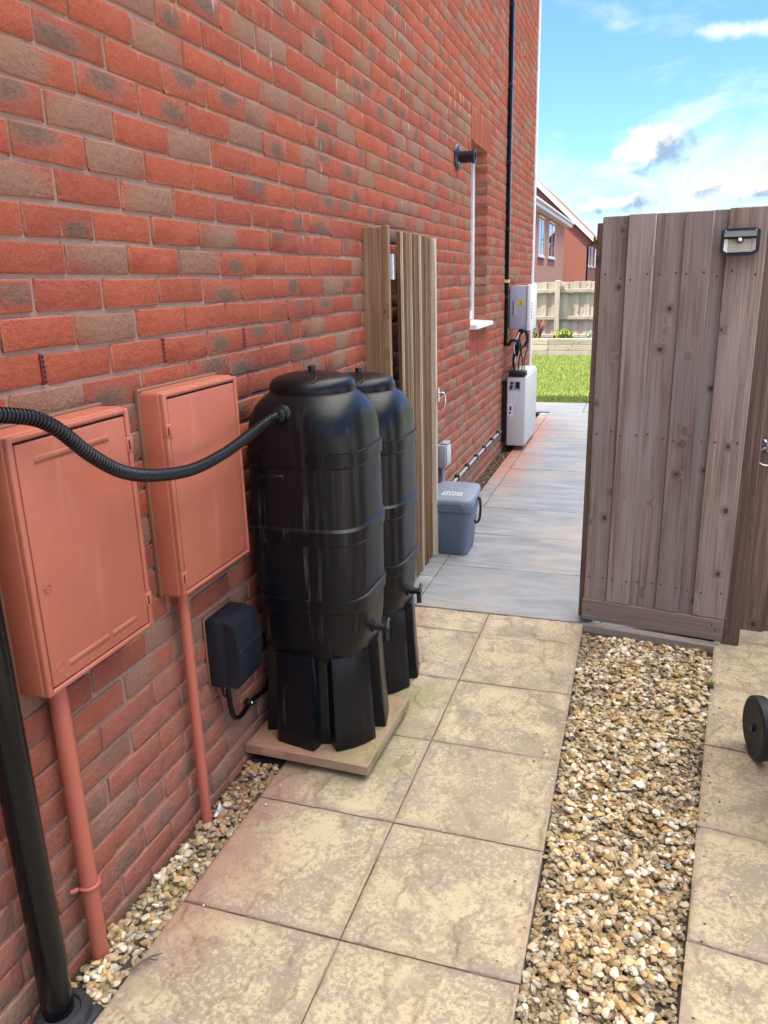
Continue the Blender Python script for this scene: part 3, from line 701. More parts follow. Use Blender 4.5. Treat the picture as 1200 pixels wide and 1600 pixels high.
# ================================================================== THINGS ON THE WALL
def meter_box(y0, y1, z0, z1, D, label, hinge_left, slots, lock):
    t = tag(empty('meter_box', (0, (y0+y1)/2, z0)), label, 'meter box', 'terracotta meter boxes on the brick wall')
    w, h = y1-y0, z1-z0
    b = MB(); b.box((D/2-.02, 0, h/2), (D+.04, w, h), .012, 3)
    body = b.build('casing', MAT_TERRA, t, smooth=50)
    # raised rim and recessed door
    rim = MB(); e = .016; xx = D
    rim.b2((xx-.008, -w/2+.002, .004), (xx+.008, -w/2+e, h-.004), .004, 2); rim.b2((xx-.008, w/2-e, .004), (xx+.008, w/2-.002, h-.004), .004, 2)
    rim.b2((xx-.008, -w/2+e-.002, .004), (xx+.0075, w/2-e+.002, e), .004, 2); rim.b2((xx-.008, -w/2+e-.002, h-e), (xx+.0075, w/2-e+.002, h-.004), .004, 2)
    rim.build('rim', MAT_TERRA, t, smooth=50)
    MB().b2((xx-.004, -w/2+e-.001, e-.001), (xx+.0012, w/2-e+.001, h-e+.001)).build('gap', MAT_HOLE, t)
    dm = MB(); dm.b2((xx-.003, -w/2+e+.004, e+.003), (xx+.0062, w/2-e-.004, h-e-.005), .003, 2)
    door = dm.build('door', MAT_TERRA, t, smooth=50)
    for (s0, s1, zz) in slots:
        gr = MB(); gr.box((xx+.0062, (s0+s1)/2, zz), (.003, s1-s0, .012), .0014, 1); gr.build('ridge', MAT_TERRA, door, smooth=50)
        gr = MB(); gr.box((xx+.0064, (s0+s1)/2, zz-.0075), (.001, s1-s0, .003)); gr.build('groove', MAT_SILIC, door)
    ly, lz, lr = lock
    lk = MB().lathe([(lr, 0), (lr, .004), (lr*.72, .0042), (lr*.70, .0022), (lr*.25, .0022)], (xx+.0058, ly, lz), 'x', 18).build('lock', MAT_TERRA, door, smooth=45)
    MB().box((xx+.0085, ly, lz), (.0018, lr*.7, .0022)).build('key_slot', MAT_CHROME if hinge_left is False else MAT_HOLE, lk)
    hy = -w/2+e*.7 if hinge_left else w/2-e*.7
    for hz in ((.10, .82) if hinge_left else (.14, .84)):
        hg = MB(); hg.b2((xx-.006, hy-.010, h*hz-.018), (xx+.0095, hy+.012, h*hz+.018), .003, 2); ho = hg.build('hinge', MAT_TERRA, t, smooth=50)
        MB().b2((xx+.0088, hy-.007, h*hz-.011), (xx+.0101, hy-.002, h*hz+.011)).build('slot', MAT_HOLE, ho)
    # moulded ring mark
    ry = w/2-.035 if hinge_left else -w/2+.045
    MB().tube([(xx+.0062, ry+.011*math.cos(a*.45), .055+.011*math.sin(a*.45)) for a in range(13)], .0013, 6).build('mark', MAT_TERRA, door, smooth=60)
    # bead of sealant against the bricks
    sb = MB(); q = .0055
    sb.b2((-.004, -w/2-q, -.002), (.012, -w/2+.004, h+.003), .004, 2); sb.b2((-.004, w/2-.004, -.002), (.012, w/2+q*.7, h+.003), .004, 2); sb.b2((-.004, -w/2-q, h-.004), (.014, w/2+q*.7, h+q*1.2), .005, 2)
    sb.build('sealant', MAT_SILIC, t, smooth=60)
    return t
meter_box(1.125, 1.502, .747, 1.302, .078, 'larger terracotta plastic meter box with grooved door, nearest the black downpipe', False,
    [(-.125, .105, .497), (-.115, .02, .052), (.032, .125, .052)], (-.145, .235, .0095))
meter_box(1.650, 2.032, .757, 1.312, .072, 'plain terracotta plastic meter box with two left hinges, beside the first water butt', True, [], (.165, .27, .0055))

def service_pipe(y, r, top, label, clip):
    t = tag(empty('service_pipe', (.032, y, -.03)), label, 'pipe', 'terracotta pipes under the meter boxes')
    MB().tube([(0, 0, 0), (0, 0, top+.03)], r, 20).build('pipe', MAT_TERRA_PIPE, t, smooth=60)
    if clip:
        c = MB(); c.tube([(.0+(r+.003)*math.cos(a), (r+.003)*math.sin(a), .235) for a in [R(x) for x in range(-110, 111, 14)]], .0045, 8)
        c.tube([(-.012, -r-.004, .235), (-.022, -r-.018, .235)], .006, 8); c.tube([(-.012, r+.004, .235), (-.022, r+.010, .235)], .005, 8)
        c.build('clip', MAT_TERRA_PIPE, t, smooth=60)
    return t
service_pipe(1.204, .0205, .755, 'terracotta pipe with a clip, rising from gravel to the larger meter box', True)
service_pipe(1.712, .0155, .765, 'thinner terracotta pipe under the meter box beside the water butt', False)
for yy, xx, ml in ((1.735, .052, 'small round white mortar lump at the foot of the thinner terracotta pipe'), (1.765, .045, 'upright white mortar flake beside the foot of the thinner terracotta pipe')):
    q = MB(); v, f = ICO[2]; sh = v*np.array([.006, .011, .006 if xx > .05 else .014])*(1+rng.normal(size=(len(v),1))*.14)+(xx, yy, .002)
    q.add(sh.tolist(), f.tolist()); tag(q.build('mortar_lump', MAT_PAPER), ml, 'mortar')

# ---- black rainwater pipe, gully and hose diverter
rp = tag(empty('rainwater_pipe', (.052, 1.035, -.03)), 'glossy black rainwater downpipe at the left edge, standing in a gully', 'pipe')
MB().tube([(0,0,0),(0,0,5.25)], .034, 28).build('pipe', MAT_BLACKPIPE, rp, smooth=60)
MB().lathe([(.060,0),(.062,.035),(.056,.048),(.040,.05),(.037,.044)], (.012,0,-.002), n=28).build('gully', MAT_RUBBER, rp, smooth=45)
MB().box((.022,-.01,.016), (.125,.125,.026), .012, 2).build('gully_tray', MAT_RUBBER, rp, smooth=45)
MB().lathe([(.037,0),(.040,.01),(.040,.12),(.037,.13)], (0,0,1.31), n=28).build('diverter', MAT_BLACK, rp, smooth=45)
# ribbed hose
hp = spline([(.085,1.02,1.375),(.105,1.085,1.352),(.12,1.163,1.332),(.132,1.214,1.300),(.142,1.283,1.236),(.15,1.365,1.182),(.15,1.477,1.146),(.15,1.639,1.122),(.15,1.802,1.128),(.152,1.965,1.153),(.168,2.040,1.176),(.188,2.085,1.188),(.196,2.125,1.186)], 40)
# resample evenly, then rib
L = [0.0]
for i in range(1, len(hp)): L.append(L[-1]+(hp[i]-hp[i-1]).length)
step = .0021; npt = int(L[-1]/step); res = []
j = 0
for i in range(npt):
    s = i*step
    while L[j+1] < s: j += 1
    res.append(hp[j].lerp(hp[j+1], (s-L[j])/(L[j+1]-L[j])))
rad = [(.0120, .0156, .0156, .0120)[i % 4] for i in range(npt)]
tag(MB().tube(res, rad, 16).build('ribbed_hose', MAT_HOSE, smooth=50), 'black ribbed hose sagging from the left edge to the first water butt', 'hose')

# ---- outdoor socket
so = tag(empty('outdoor_socket', (0, 1.925, .375)), 'dark weatherproof outdoor socket box low on the bricks', 'socket box')
b = MB(); b.box((.030, 0, .112), (.06, .158, .224), .009, 2); b.build('back_box', MAT_NAVY, so, smooth=40)
cv = [(0,.005),(.0,.21),(.006,.219),(.040,.205),(.048,.150),(.052,.08),(.046,.025),(.036,.0)]
c = MB(); c.prism([(z+.002, x+.0605) for x, z in cv], 'y', -.074, .074); fixn(c.build('cover', MAT_NAVY, so, smooth=25))
MB().box((.1105, 0, .128), (.004, .150, .003), 0).build('seam', MAT_HOLE, so)
MB().box((.062, 0, .112), (.004, .160, .22), .001).build('gasket', MAT_HOLE, so)
MB().box((.103, -.06, .124), (.022, .022, .010), .003).build('latch', MAT_NAVY, so, smooth=40)
for zz in (.05, .175): MB().lathe([(.008,0),(.008,-.002),(.005,-.002)], (.024, -.079, zz), 'y', 14).build('knockout', MAT_NAVY, so, smooth=40)
MB().b2((-.002, -.0825, .0), (.007, .0825, .232), .003).build('sealant', MAT_SILIC, so, smooth=50)
cb = tag(empty('cable', (0, 1.93, .3)), 'black armoured cable looping from the socket box to behind the water butt', 'cable')
MB().tube(spline([(.045, -.045, .085), (.042, -.043, .02), (.033, -.012, -.065), (.026, .045, -.098), (.02, .12, -.092), (.016, .20, -.105), (.014, .30, -.12)], 8), .0085, 10).build('sheath', MAT_BLACKPIPE, cb, smooth=60)
MB().tube(spline([(.04, -.072, .085), (.04, -.070, .05), (.04, -.058, .035), (.042, -.045, .045)], 6), .004, 8).build('earth_wire', MAT_BLACKPIPE, cb, smooth=60)
k = MB(); k.box((.018, .115, -.090), (.026, .022, .026), .006, 2, Matrix.Rotation(.6, 3, 'X')); ko = k.build('clip', MAT_BLACK, cb, smooth=40)
MB().lathe([(.005,0),(.0045,.003),(.002,.005)], (.031, .115, -.088), 'x', 12).build('screw', MAT_CHROME, ko, smooth=60)

# ---- flue
fl = tag(empty('boiler_flue', (0, 5.285, 2.315)), 'black boiler flue sticking out of the bricks left of the window', 'flue')
MB().lathe([(.078,0),(.080,.004),(.072,.018),(.050,.026),(.045,.024)], (0,0,0), 'x', 28).build('wall_plate', MAT_BLACK, fl, smooth=45)
MB().lathe([(.036,.0),(.036,.062),(.039,.062),(.039,.072),(.034,.072),(.034,.085),(.039,.085),(.039,.095),(.034,.095),(.034,.104),(.042,.104),(.042,.122),(.028,.122),(.026,.10)], (0,0,0), 'x', 24).build('terminal', MAT_BLACK, fl, smooth=40)
for a in (0.6, 2.2, 3.9, 5.3): MB().box((.026, .058*math.cos(a), .058*math.sin(a)), (.010,.012,.012), .002).build('bolt', MAT_CHROME, fl)

# ---- trunking, inverter and battery
tr = tag(empty('cable_trunking', (.018, 7.27, .96)), 'thin black cable trunking running straight up the far brick wall', 'trunking')
MB().b2((-.018, -.028, 0), (.018, .028, 4.3), .006, 2).build('trunk', MAT_BLACKPIPE, tr, smooth=40)
for z in (.42, 1.0, 1.55, 2.15, 2.75, 3.3): MB().b2((-.02, -.033, z), (.0215, .033, z+.03), .004).build('bracket', MAT_BLACK, tr, smooth=40)
MB().b2((-.02, -.030, .565), (.0205, .030, .592), .002).build('tape', plastic('tape', (.6,.55,.18), .5), tr)
iv = tag(empty('inverter', (0, 7.40, 1.105)), 'grey solar inverter box mounted on the wall above the battery', 'inverter')
MB().b2((.025, .0, 0), (.182, .40, .39), .008, 2).build('casing', MAT_LILAC, iv, smooth=40)
MB().b2((.184, -.012, -.012), (.222, .412, .402), .010, 2).build('front_cover', MAT_WHITE, iv, smooth=40)
MB().b2((-.0, .05, .06), (.024, .35, .33)).build('bracket', MAT_GREYBOX, iv)
hs = MB(); hs.tube([(.070, -.0005, .13), (.070, -.0005, .25)], .012, 14); hs.build('handle_slot', MAT_GREYBOX, iv, smooth=60)
stk = MB(); stk.lathe([(.030,0),(.030,-.0015),(.001,-.0016)], (.130, .0005, .235), 'y', 8); st = stk.build('sticker', MAT_YELLOW, iv)
mk = MB(); 
for k in range(4): mk.box((.13, -.002, .219+k*.011), (.030-(k % 2)*.012, .001, .003))
mk.build('print', MAT_HOLE, st)
lg = MB()
for k in range(6): lg.box((.2225, .06+.0, .10+k*.026), (.002, .035, .016))
lg.build('lettering', MAT_HOLE, iv)
bt = tag(empty('battery', (.0, 7.16, .045)), 'tall white battery cabinet low on the wall at the far end', 'battery')
MB().b2((.052, 0, 0), (.228, .80, .645), .014, 3).build('cabinet', MAT_OFFWHITE, bt, smooth=40)
MB().b2((.0, .04, .05), (.050, .76, .60)).build('bracket', MAT_BLACK, bt)
MB().b2((.062, -.012, .655), (.224, .12, .700), .012, 2).build('cable_cover', MAT_BLACK, bt, smooth=40)
MB().b2((.07, .13, .6452), (.218, .78, .668), .008, 2).build('top_cover', MAT_WHITE, bt, smooth=40)
pn = MB().b2((.076, -.003, .528), (.176, .002, .608), .001).build('port_panel', MAT_GREYBOX, bt)
for x_, z_ in ((.100, .59), (.098, .562), (.090, .545)): MB().lathe([(.011,0),(.011,-.012),(.004,-.013)], (x_, -.003, z_), 'y', 12).build('plug', MAT_HOLE, pn, smooth=50)
MB().b2((.132, -.0055, .542), (.170, -.0032, .600)).build('socket', MAT_HOLE, pn)
l1 = MB().b2((.068, -.0015, .40), (.140, .001, .512)).build('label', MAT_PAPER, bt); l2 = MB().b2((.064, -.0015, .268), (.112, .001, .398)).build('label', MAT_PAPER, bt)
ll = MB()
for k in range(4): ll.box((.104, -.0022, .418+k*.022), (.05, .001, .004))
ll.build('print', MAT_GREYBOX, l1)
ll = MB(); ll.b2((.080, -.0026, .335), (.098, -.0016, .375)); ll.b2((.074, -.0026, .305), (.092, -.0016, .325)); ll.b2((.072, -.0026, .275), (.082, -.0016, .288)); ll.build('print', MAT_HOLE, l2)
cbs = tag(empty('cable_bundle', (.10, 7.30, .72)), 'tangle of black cables between the inverter and the battery', 'cables')
for i, (px_, py_, r_) in enumerate(((.0, .0, .010), (.03, .06, .006), (.06, .02, .006), (-.02, .08, .007), (.075, .10, .005))):
    MB().tube(spline([(px_, py_, .0), (px_+.01*(i % 3-1), py_-.01, .10), (px_+.02*math.sin(i*2.1), py_+.02, .2), (px_+.03*math.cos(i*1.7), py_+.04, .30), (.03+px_*.6, .15+py_*.5, .40)], 6), r_, 8).build('cable', MAT_BLACKPIPE, cbs, smooth=60)
MB().tube(spline([(-.06, -.03, .245), (-.03, -.03, .29), (.02, -.02, .285), (.03, 0, .23), (.015, 0, .15)], 6), .014, 10).build('elbow', MAT_BLACKPIPE, cbs, smooth=60)
MB().tube(spline([(.05, .08, .38), (.085, .09, .36), (.10, .10, .30), (.08, .10, .24), (.04, .08, .22)], 6), .016, 10).build('gland', MAT_BLACK, cbs, smooth=60)
MB().tube(spline([(-.03, .02, .0), (.0, .01, .12), (-.01, .0, .24), (.03, .03, .36)], 6), .005, 8).build('white_wire', MAT_WHITE, cbs, smooth=60)

# ---- isolator switch and conduit
sw = tag(empty('switch_box', (0, 4.77, .40)), 'grey weatherproof switch box on the wall above the food bin', 'switch box')
MB().b2((0, -.068, 0), (.062, .068, .150), .008, 2).build('casing', MAT_GREYBOX, sw, smooth=40)
MB().b2((.0625, -.055, .012), (.070, .055, .138), .004, 2).build('cover', MAT_OFFWHITE, sw, smooth=40)
MB().b2((.02, -.05, .1502), (.066, .05, .162), .004).build('hood', MAT_GREYBOX, sw, smooth=40)
MB().tube([(.022, 0, -.40), (.022, 0, 0)], .0165, 14).build('conduit', MAT_GREYBOX, sw, smooth=60)
cd = tag(empty('wall_conduit', (.017, 5.9, .205)), 'thin grey conduit with black clips along the foot of the far wall', 'conduit')
MB().tube([(0, -.85, -.005), (0, .0, .0), (0, 1.15, -.005)], .0105, 12).build('pipe', MAT_GREYBOX, cd, smooth=60)
for k in range(6): MB().b2((-.017, -.66+k*.34-.016, -.02), (.016, -.66+k*.34+.016, .024), .004).build('clip', MAT_BLACK, cd, smooth=40)

# ================================================================== WATER BUTTS
def sring(hx, hy, z, n=56, e=3.0):
    out = []
    for j in range(n):
        a = 2*math.pi*j/n; ca, sa = math.cos(a), math.sin(a)
        r = (abs(ca)**e+abs(sa)**e)**(-1/e); out.append((hx*r*ca, hy*r*sa, z))
    return out
def butt_mat():
    m, t = new_mat('butt_plastic'); p = t.obj(); x, y, z = t.sep(p)
    n = t.noise(p, 9, 4, .6); st = t.noise(t.mp(p, (42, 42, 2.2)), 1.0, 4, .65); big = t.noise(t.mp(p, (6, 6, .8)), 1.0, 2, .5)
    front = t.m('MULTIPLY', t.ss(y, -.10, -.17), t.m('MULTIPLY', t.ss(x, .10, .0), t.ss(z, .90, .80)))
    dm = t.m('MULTIPLY', t.ss(t.m('ADD', st, t.m('MULTIPLY', t.m('SUBTRACT', big, .5), .5)), .56, .80), t.m('MULTIPLY_ADD', front, .42, .08))
    scuff = t.m('MULTIPLY', t.ss(t.noise(t.mp(p, (30, 30, 12)), 1.0, 6, .75), .66, .80), .26)
    c = t.mix(n, (.0028, .0034, .0050), (.0048, .0056, .0078)); c = t.mix(t.m('MAXIMUM', dm, scuff), c, (.26, .26, .27))
    t.out(c, t.m('MULTIPLY_ADD', t.noise(p, 6, 4, .6), .22, .24), t.bump(t.m('ADD', t.noise(p, 14, 2, .5), t.m('MULTIPLY', t.noise(p, 500, 2), .06)), .10, .01), spec=.28); return m
MAT_BUTT = butt_mat()
def water_butt(loc, label, tap_y, hose):
    t = tag(empty('water_butt', loc), label, 'water butt', 'black water butts against the wall')
    # stand: six flared hollow lobes
    NS = 144; rings = []
    for z, rad_, dep in ((0, .214, .048), (.006, .216, .048), (.10, .209, .048), (.20, .203, .046), (.318, .197, .042), (.330, .192, .040), (.333, .16, .02)):
        ring = []
        for j in range(NS):
            a = 2*math.pi*j/NS; ph = (a-R(18))/(math.pi/3); ph = abs(ph-round(ph))*2          # 0 lobe centre, 1 groove
            s = min(1, max(0, (ph-.66)/.16)); s = s*s*(3-2*s)
            flat = math.cos(math.pi/6*.66)/math.cos(math.pi/6*min(ph, .66))*1.0
            e = 3.2; sq = (abs(math.cos(a))**e+abs(math.sin(a))**e)**(-1/e)
            r = rad_*(flat*.6+.4)*(1+(sq-1)*.35)-dep*s
            ring.append((r*math.cos(a), r*math.sin(a), z+(.006*(1-s) if z == 0 and False else 0)))
        rings.append(ring)
    MB().loft(rings).build('stand', MAT_BUTT, t, smooth=42)
    prof = []      # z, hx
    base = [(.285,.125),(.290,.160),(.305,.188),(.335,.201),(.385,.209),(.45,.2135),(.535,.216),(.62,.2175),(.70,.218),(.78,.218),(.86,.2175),(.95,.216),(1.01,.2145),(1.05,.213),(1.085,.210),(1.112,.204),(1.135,.194),(1.154,.180),(1.168,.165),(1.178,.150),(1.184,.138)]
    zs = np.array([q[0] for q in base]); hs_ = np.array([q[1] for q in base])*.885
    zz = sorted(set(list(zs)+[.484,.492,.532,.540,.714,.722,.764,.772,.959,.967,1.008,1.016]))
    rings = []
    for z in zz:
        h = float(np.interp(z, zs, hs_))
        band = any(a <= z <= b for a, b in ((.492,.532),(.722,.764),(.967,1.008)))
        rim = any(abs(z-q) < 1e-6 for q in (.532, .764, 1.008))
        h += (.0050 if band else 0)+(.0025 if rim else 0)
        f = np.clip((z-1.02)/.15, 0, 1); e = 3.9-1.8*f*f; e = e if z > .4 else 3.1+.8*np.clip((z-.29)/.11, 0, 1)
        rings.append(sring(h, h*(.955+.045*f), z, 64, e))
    body = MB().loft(rings).build('barrel', MAT_BUTT, t, smooth=28)
    MB().box((-.075, -.1850, .933), (.085, .006, .016), .003).build('grip', MAT_BUTT, body, smooth=40)
    lid = MB().lathe([(.128,1.168),(.134,1.171),(.137,1.184),(.136,1.197),(.129,1.211),(.112,1.221),(.080,1.230),(.03,1.236),(.002,1.237)], n=56).build('lid', MAT_BUTT, t, smooth=50)
    MB().tube(spline([(.05,-.120,1.213),(.055,-.100,1.2215),(.045,-.075,1.2295),(.02,-.03,1.2365)], 5), .0022, 6).build('seam', MAT_BUTT, lid, smooth=60)
    MB().lathe([(.012,1.230),(.011,1.243),(.013,1.245),(.013,1.252),(.009,1.253),(.007,1.247)], n=14).build('knob', MAT_BLACK, lid, smooth=40)
    tp = empty('tap', (.178, tap_y, .395)); tp.parent = t; tp.scale = (.82, .82, .82)
    MB().lathe([(.026,.0),(.026,.018),(.022,.020),(.017,.021),(.0155,.050),(.0155,.075),(.012,.078)], axis='x', n=16).build('spout_body', MAT_BLACK, tp, smooth=45)
    MB().tube(spline([(.060,0,-.004),(.066,.0,-.020),(.068,-.004,-.056)], 4), .0115, 12).build('spout', MAT_BLACK, tp, smooth=50)
    MB().box((.074,-.004,.018), (.014,.052,.016), .005, 2, Matrix.Rotation(.75, 3, 'X')).build('handle', MAT_BLACK, tp, smooth=45)
    if hose:
        MB().lathe([(.030,0),(.030,-.007),(.024,-.012),(.019,-.013),(.019,-.028),(.0165,-.030)], (-.030, -.164, 1.125), 'y', 22).build('inlet', MAT_BLACK, t, smooth=40)
    return t
water_butt((.222, 2.258, .062), 'front black water butt standing on a stone plinth, fed by the ribbed hose', -.028, True)
water_butt((.208, 2.725, .004), 'rear black water butt standing directly on the slabs', -.035, False)
pl_ = tag(empty('stone_plinth', (.228, 2.245, 0)), 'two stacked buff slabs under the front water butt, stained red and green', 'plinth')
link('slab', slab_mesh(.448, .448, .036, seed=31), MAT_SLAB, pl_, (.002,0,.0435), (0,0,R(-1.5)))
MB().box((0,0,0), (.40,.43,.024), .006, 1).build('slab', MAT_SLAB, pl_, loc=(.0,.03,.0122), rot=(0,0,R(1)), smooth=50)

# ================================================================== GATES
def board(parent, x0, x1, z0, z1, y0, y1, mat, name='board', bev=.003):
    c = ((x0+x1)/2, (y0+y1)/2, (z0+z1)/2)
    return MB().box((0,0,0), (x1-x0, abs(y1-y0), z1-z0), bev, 1).build(name, mat, parent, loc=c, smooth=40)
NAIL = None
def nail(parent, x, y, z):
    global NAIL
    if NAIL is None:
        mb = MB().lathe([(.0042,0),(.0038,-.0016),(.0005,-.0022)], axis='y', n=8); NAIL = bpy.data.meshes.new('nail'); NAIL.from_pydata(mb.v, [], mb.f); NAIL.materials.append(MAT_NAIL)
    o = bpy.data.objects.new('nail', NAIL); COL.objects.link(o); o.parent = parent; o.location = (x, y, z)
# fixed screen panel with the solar light: local x along the panel, -y towards the camera
A = tag(empty('boarded_gate', (1.022, 3.432, 0), R(-8.8)), 'weathered grey-brown boarded gate panel carrying the solar light', 'gate')
xs = [0, .105, .213, .318, .423, .474, .612]; dep = [.0108, -.007, .0108, -.006, .0112, -.009]
for i in range(6):
    board(A, xs[i]+.0012-(.012 if dep[i] > 0 and i else 0), xs[i+1]-.0012+(.012 if dep[i] > 0 else 0), (.128 if dep[i] < 0 else .10), 1.79+[.0,.002,.001,-.001,.001,.003][i], dep[i], dep[i]+.017, MAT_WOOD_GREY)
    xm = (xs[i]+xs[i+1])/2; wdt = xs[i+1]-xs[i]
    for z in (1.555, .905, .24):
        for s in ((-.3, .3) if wdt > .07 else (0,)): nail(A, xm+s*wdt, dep[i]-.0002, z+rng.uniform(-.012,.012))
board(A, .0, .606, .026, .126, -.012, .010, MAT_WOOD_GREYH, 'bottom_rail')
for s in (.03, .56, .575): nail(A, s, -.0122, .07+.03*rng.random())
board(A, -.024, .05, .02, 1.768, .030, .103, MAT_WOOD_DARK, 'post')
board(A, .600, .672, .0, 1.776, .030, .103, MAT_WOOD_DARK, 'post')
board(A, .05, .60, 1.55, 1.645, .0285, .062, MAT_WOOD_GREYH, 'rail'); board(A, .05, .60, .86, .955, .0285, .062, MAT_WOOD_GREYH, 'rail'); board(A, .05, .60, .20, .295, .0285, .062, MAT_WOOD_GREYH, 'rail')
# far right gate with ring latch
Bg = tag(empty('gate', (1.655, 3.50, 0), R(-6)), 'darker brown boarded gate with a ring latch at the right edge', 'gate')
bxs = [.0, .148, .29, .42, .56, .70, .83]
for i in range(6): board(Bg, bxs[i]+.0012-(.012 if i % 2 else 0), bxs[i+1]-.0012+(.012 if i % 2 else 0), .02, 1.775+.003*(i % 2), (0, .0182)[i % 2], .018+(0, .0182)[i % 2], MAT_WOOD_DARK)
for z in (.18, .85, 1.5): board(Bg, .02, .81, z, z+.095, .037, .075, MAT_WOOD_DARK, 'rail')
rl = tag(empty('ring_latch', (1.735, 3.488, .868), R(-6)), 'galvanised ring handle with flower-shaped backplate on the darker gate', 'latch')
fp = MB(); ring = []
for h, sc in ((0, 1), (-.003, 1), (-.006, .8), (-.007, .2)):
    ring.append([((.026+.004*math.cos(8*a))*sc*math.cos(a), h, (.026+.004*math.cos(8*a))*sc*math.sin(a)) for a in [2*math.pi*j/48 for j in range(48)]])
fp.loft(ring); fixn(fp.build('backplate', MAT_ZINC, rl, smooth=40))
MB().lathe([(.013,-.006),(.013,-.020),(.009,-.026),(.002,-.028)], axis='y', n=16).build('boss', MAT_CHROME, rl, smooth=40)
MB().tube([(.037*math.sin(a), -.022-.004*(1-math.cos(a)), -.008-.037+.037*math.cos(a)) for a in [2*math.pi*j/40 for j in range(41)]], .0036, 10).build('ring', MAT_ZINC, rl, smooth=60)
# open gate folded back along the wall, hung on a post
po = tag(empty('gate_post', (.055, 3.455, 0)), 'tan timber post fixed to the brick wall beside the open gate', 'post')
board(po, -.062, .033, .0, 1.795, -.045, .03, MAT_WOOD_TAN, 'post', .004)
board(po, .0335, .064, .0, 1.799, -.048, -.018, MAT_WOOD_TAN, 'batten', .003)
OG = tag(empty('open_gate', (.118, 3.59, 0)), 'tan boarded gate swung open flat against the brick wall', 'gate')
gy = [.0, .073, .150, .205, .318, .428, .548]
for i in range(6):
    y0, y1 = gy[i], gy[i+1]; c = (-.009+(.002 if i % 2 else 0), (y0+y1)/2, .895)
    MB().box((0,0,0), (.018, y1-y0-.002, 1.77-.004*(i % 3)), .002, 1).build('board', MAT_WOOD_TAN2, OG, loc=c, smooth=40)
    MB().box((0,0,0), (.012, .006, 1.772), .001, 1).build('lit_edge', MAT_WOOD_PALE if i % 2 == 0 else MAT_WOOD_TAN, OG, loc=(.0062-.002*(i % 2), y0+.004, .893), smooth=40)  # lighter strips stand in for light caught on the boards' edges
MB().box((0,0,0), (.030, .030, 1.77), .003, 1).build('edge_stile', MAT_WOOD_PALE, OG, loc=(.010, .575, .888), smooth=40)
for z in (.2, .85, 1.5): MB().box((0,0,0), (.04, .54, .095), .003, 1).build('rail', MAT_WOOD_TAN2, OG, loc=(-.044, .285, z+.05), smooth=40)
MB().tube(spline([(.036,.592,.96),(.062,.594,.955),(.066,.594,.90),(.050,.592,.85)], 6), .006, 8).build('latch_handle', MAT_ZINC, OG, smooth=60)
MB().box((.034,.585,.95), (.004,.03,.075), .002).build('latch_plate', MAT_ZINC, OG)
hg = tag(empty('hinge', (.105, 3.512, 1.57)), 'galvanised butt hinge between the tan post and the open gate', 'hinge')
for k in range(3): MB().lathe([(.0075,0),(.0075,.036)], (.0,0,k*.0375), n=12).build('knuckle', MAT_ZINC, hg, smooth=40)
MB().box((-.006,-.014,.056), (.0025,.026,.11)).build('leaf', MAT_ZINC, hg); MB().box((-.006,.034,.056), (.0025,.06,.11)).build('leaf', MAT_ZINC, hg)

# ---- solar light on the panel
so_ = tag(empty('solar_light', (1.535, 3.336, 1.620), R(-8.8)), 'black solar security light with cream panel at the top of the gate panel', 'light')
ow, oh = .067, .098
def octo(w, h, c): return [(h-c*.6, -w), (h, -w+c), (h, w-c), (h-c*.6, w), (c, w), (0, w-c*1.6), (0, -w+c*1.6), (c, -w)]
fr = MB(); fr.prism(octo(ow, oh, .014), 'y', 0, -.012); fixn(fr.build('back_plate', MAT_NAVY, so_))
o1, o2 = octo(ow, oh, .014), [(z*.86+.0065, x*.86) for z, x in octo(ow, oh, .014)]
rimm = MB(); P = lambda q, y: (q[1], y, q[0])
rimm.loft([[P(q, -.012) for q in o1], [P(q, -.024) for q in o1], [P(q, -.024) for q in o2], [P(q, -.0125) for q in o2]], False, False); fixn(rimm.build('rim', MAT_NAVY, so_))
MB().box((0,0,0), (.080,.002,.046)).build('led_panel', MAT_LED, so_, loc=(0,-.0142,.036))
for s in (-1, 1):
    q = MB(); q.add([(s*.041,-.0145,.012),(s*.041,-.0145,.060),(s*.055,-.0225,.064),(s*.055,-.0225,.020)], [(0,1,2,3)]); q.add([(s*.041,-.0135,.012),(s*.041,-.0135,.060),(s*.055,-.0215,.064),(s*.055,-.0215,.020)], [(0,1,2,3)]); q.build('reflector', MAT_WHITE, so_)
hd = MB(); hd.prism([(.062,-.012),(.060,-.034),(.068,-.040),(.094,-.020),(.0965,-.012)], 'x', -.058, .058)
hd = MB(); hd.loft([[(x, y, z) for y, z in ((-.012,.062),(-.034,.060),(-.040,.068),(-.020,.094),(-.012,.0965))] for x in (-.056, .056)]); fixn(hd.build('hood', MAT_NAVY, so_))
MB().lathe([(.013,-.020),(.012,-.034),(.010,-.036)], (0,0,.056), 'y', 16).build('sensor_mount', MAT_NAVY, so_, smooth=40)
MB().lathe([(.0075,-.036),(.0065,-.041),(.003,-.0435),(.0005,-.044)], (0,0,.056), 'y', 16).build('sensor', MAT_WHITE, so_, smooth=60)
for s in (-.052, .052): MB().lathe([(.0035,-.012),(.003,-.0265),(.001,-.027)], (s,0,.090), 'y', 10).build('screw', MAT_CHROME, so_)

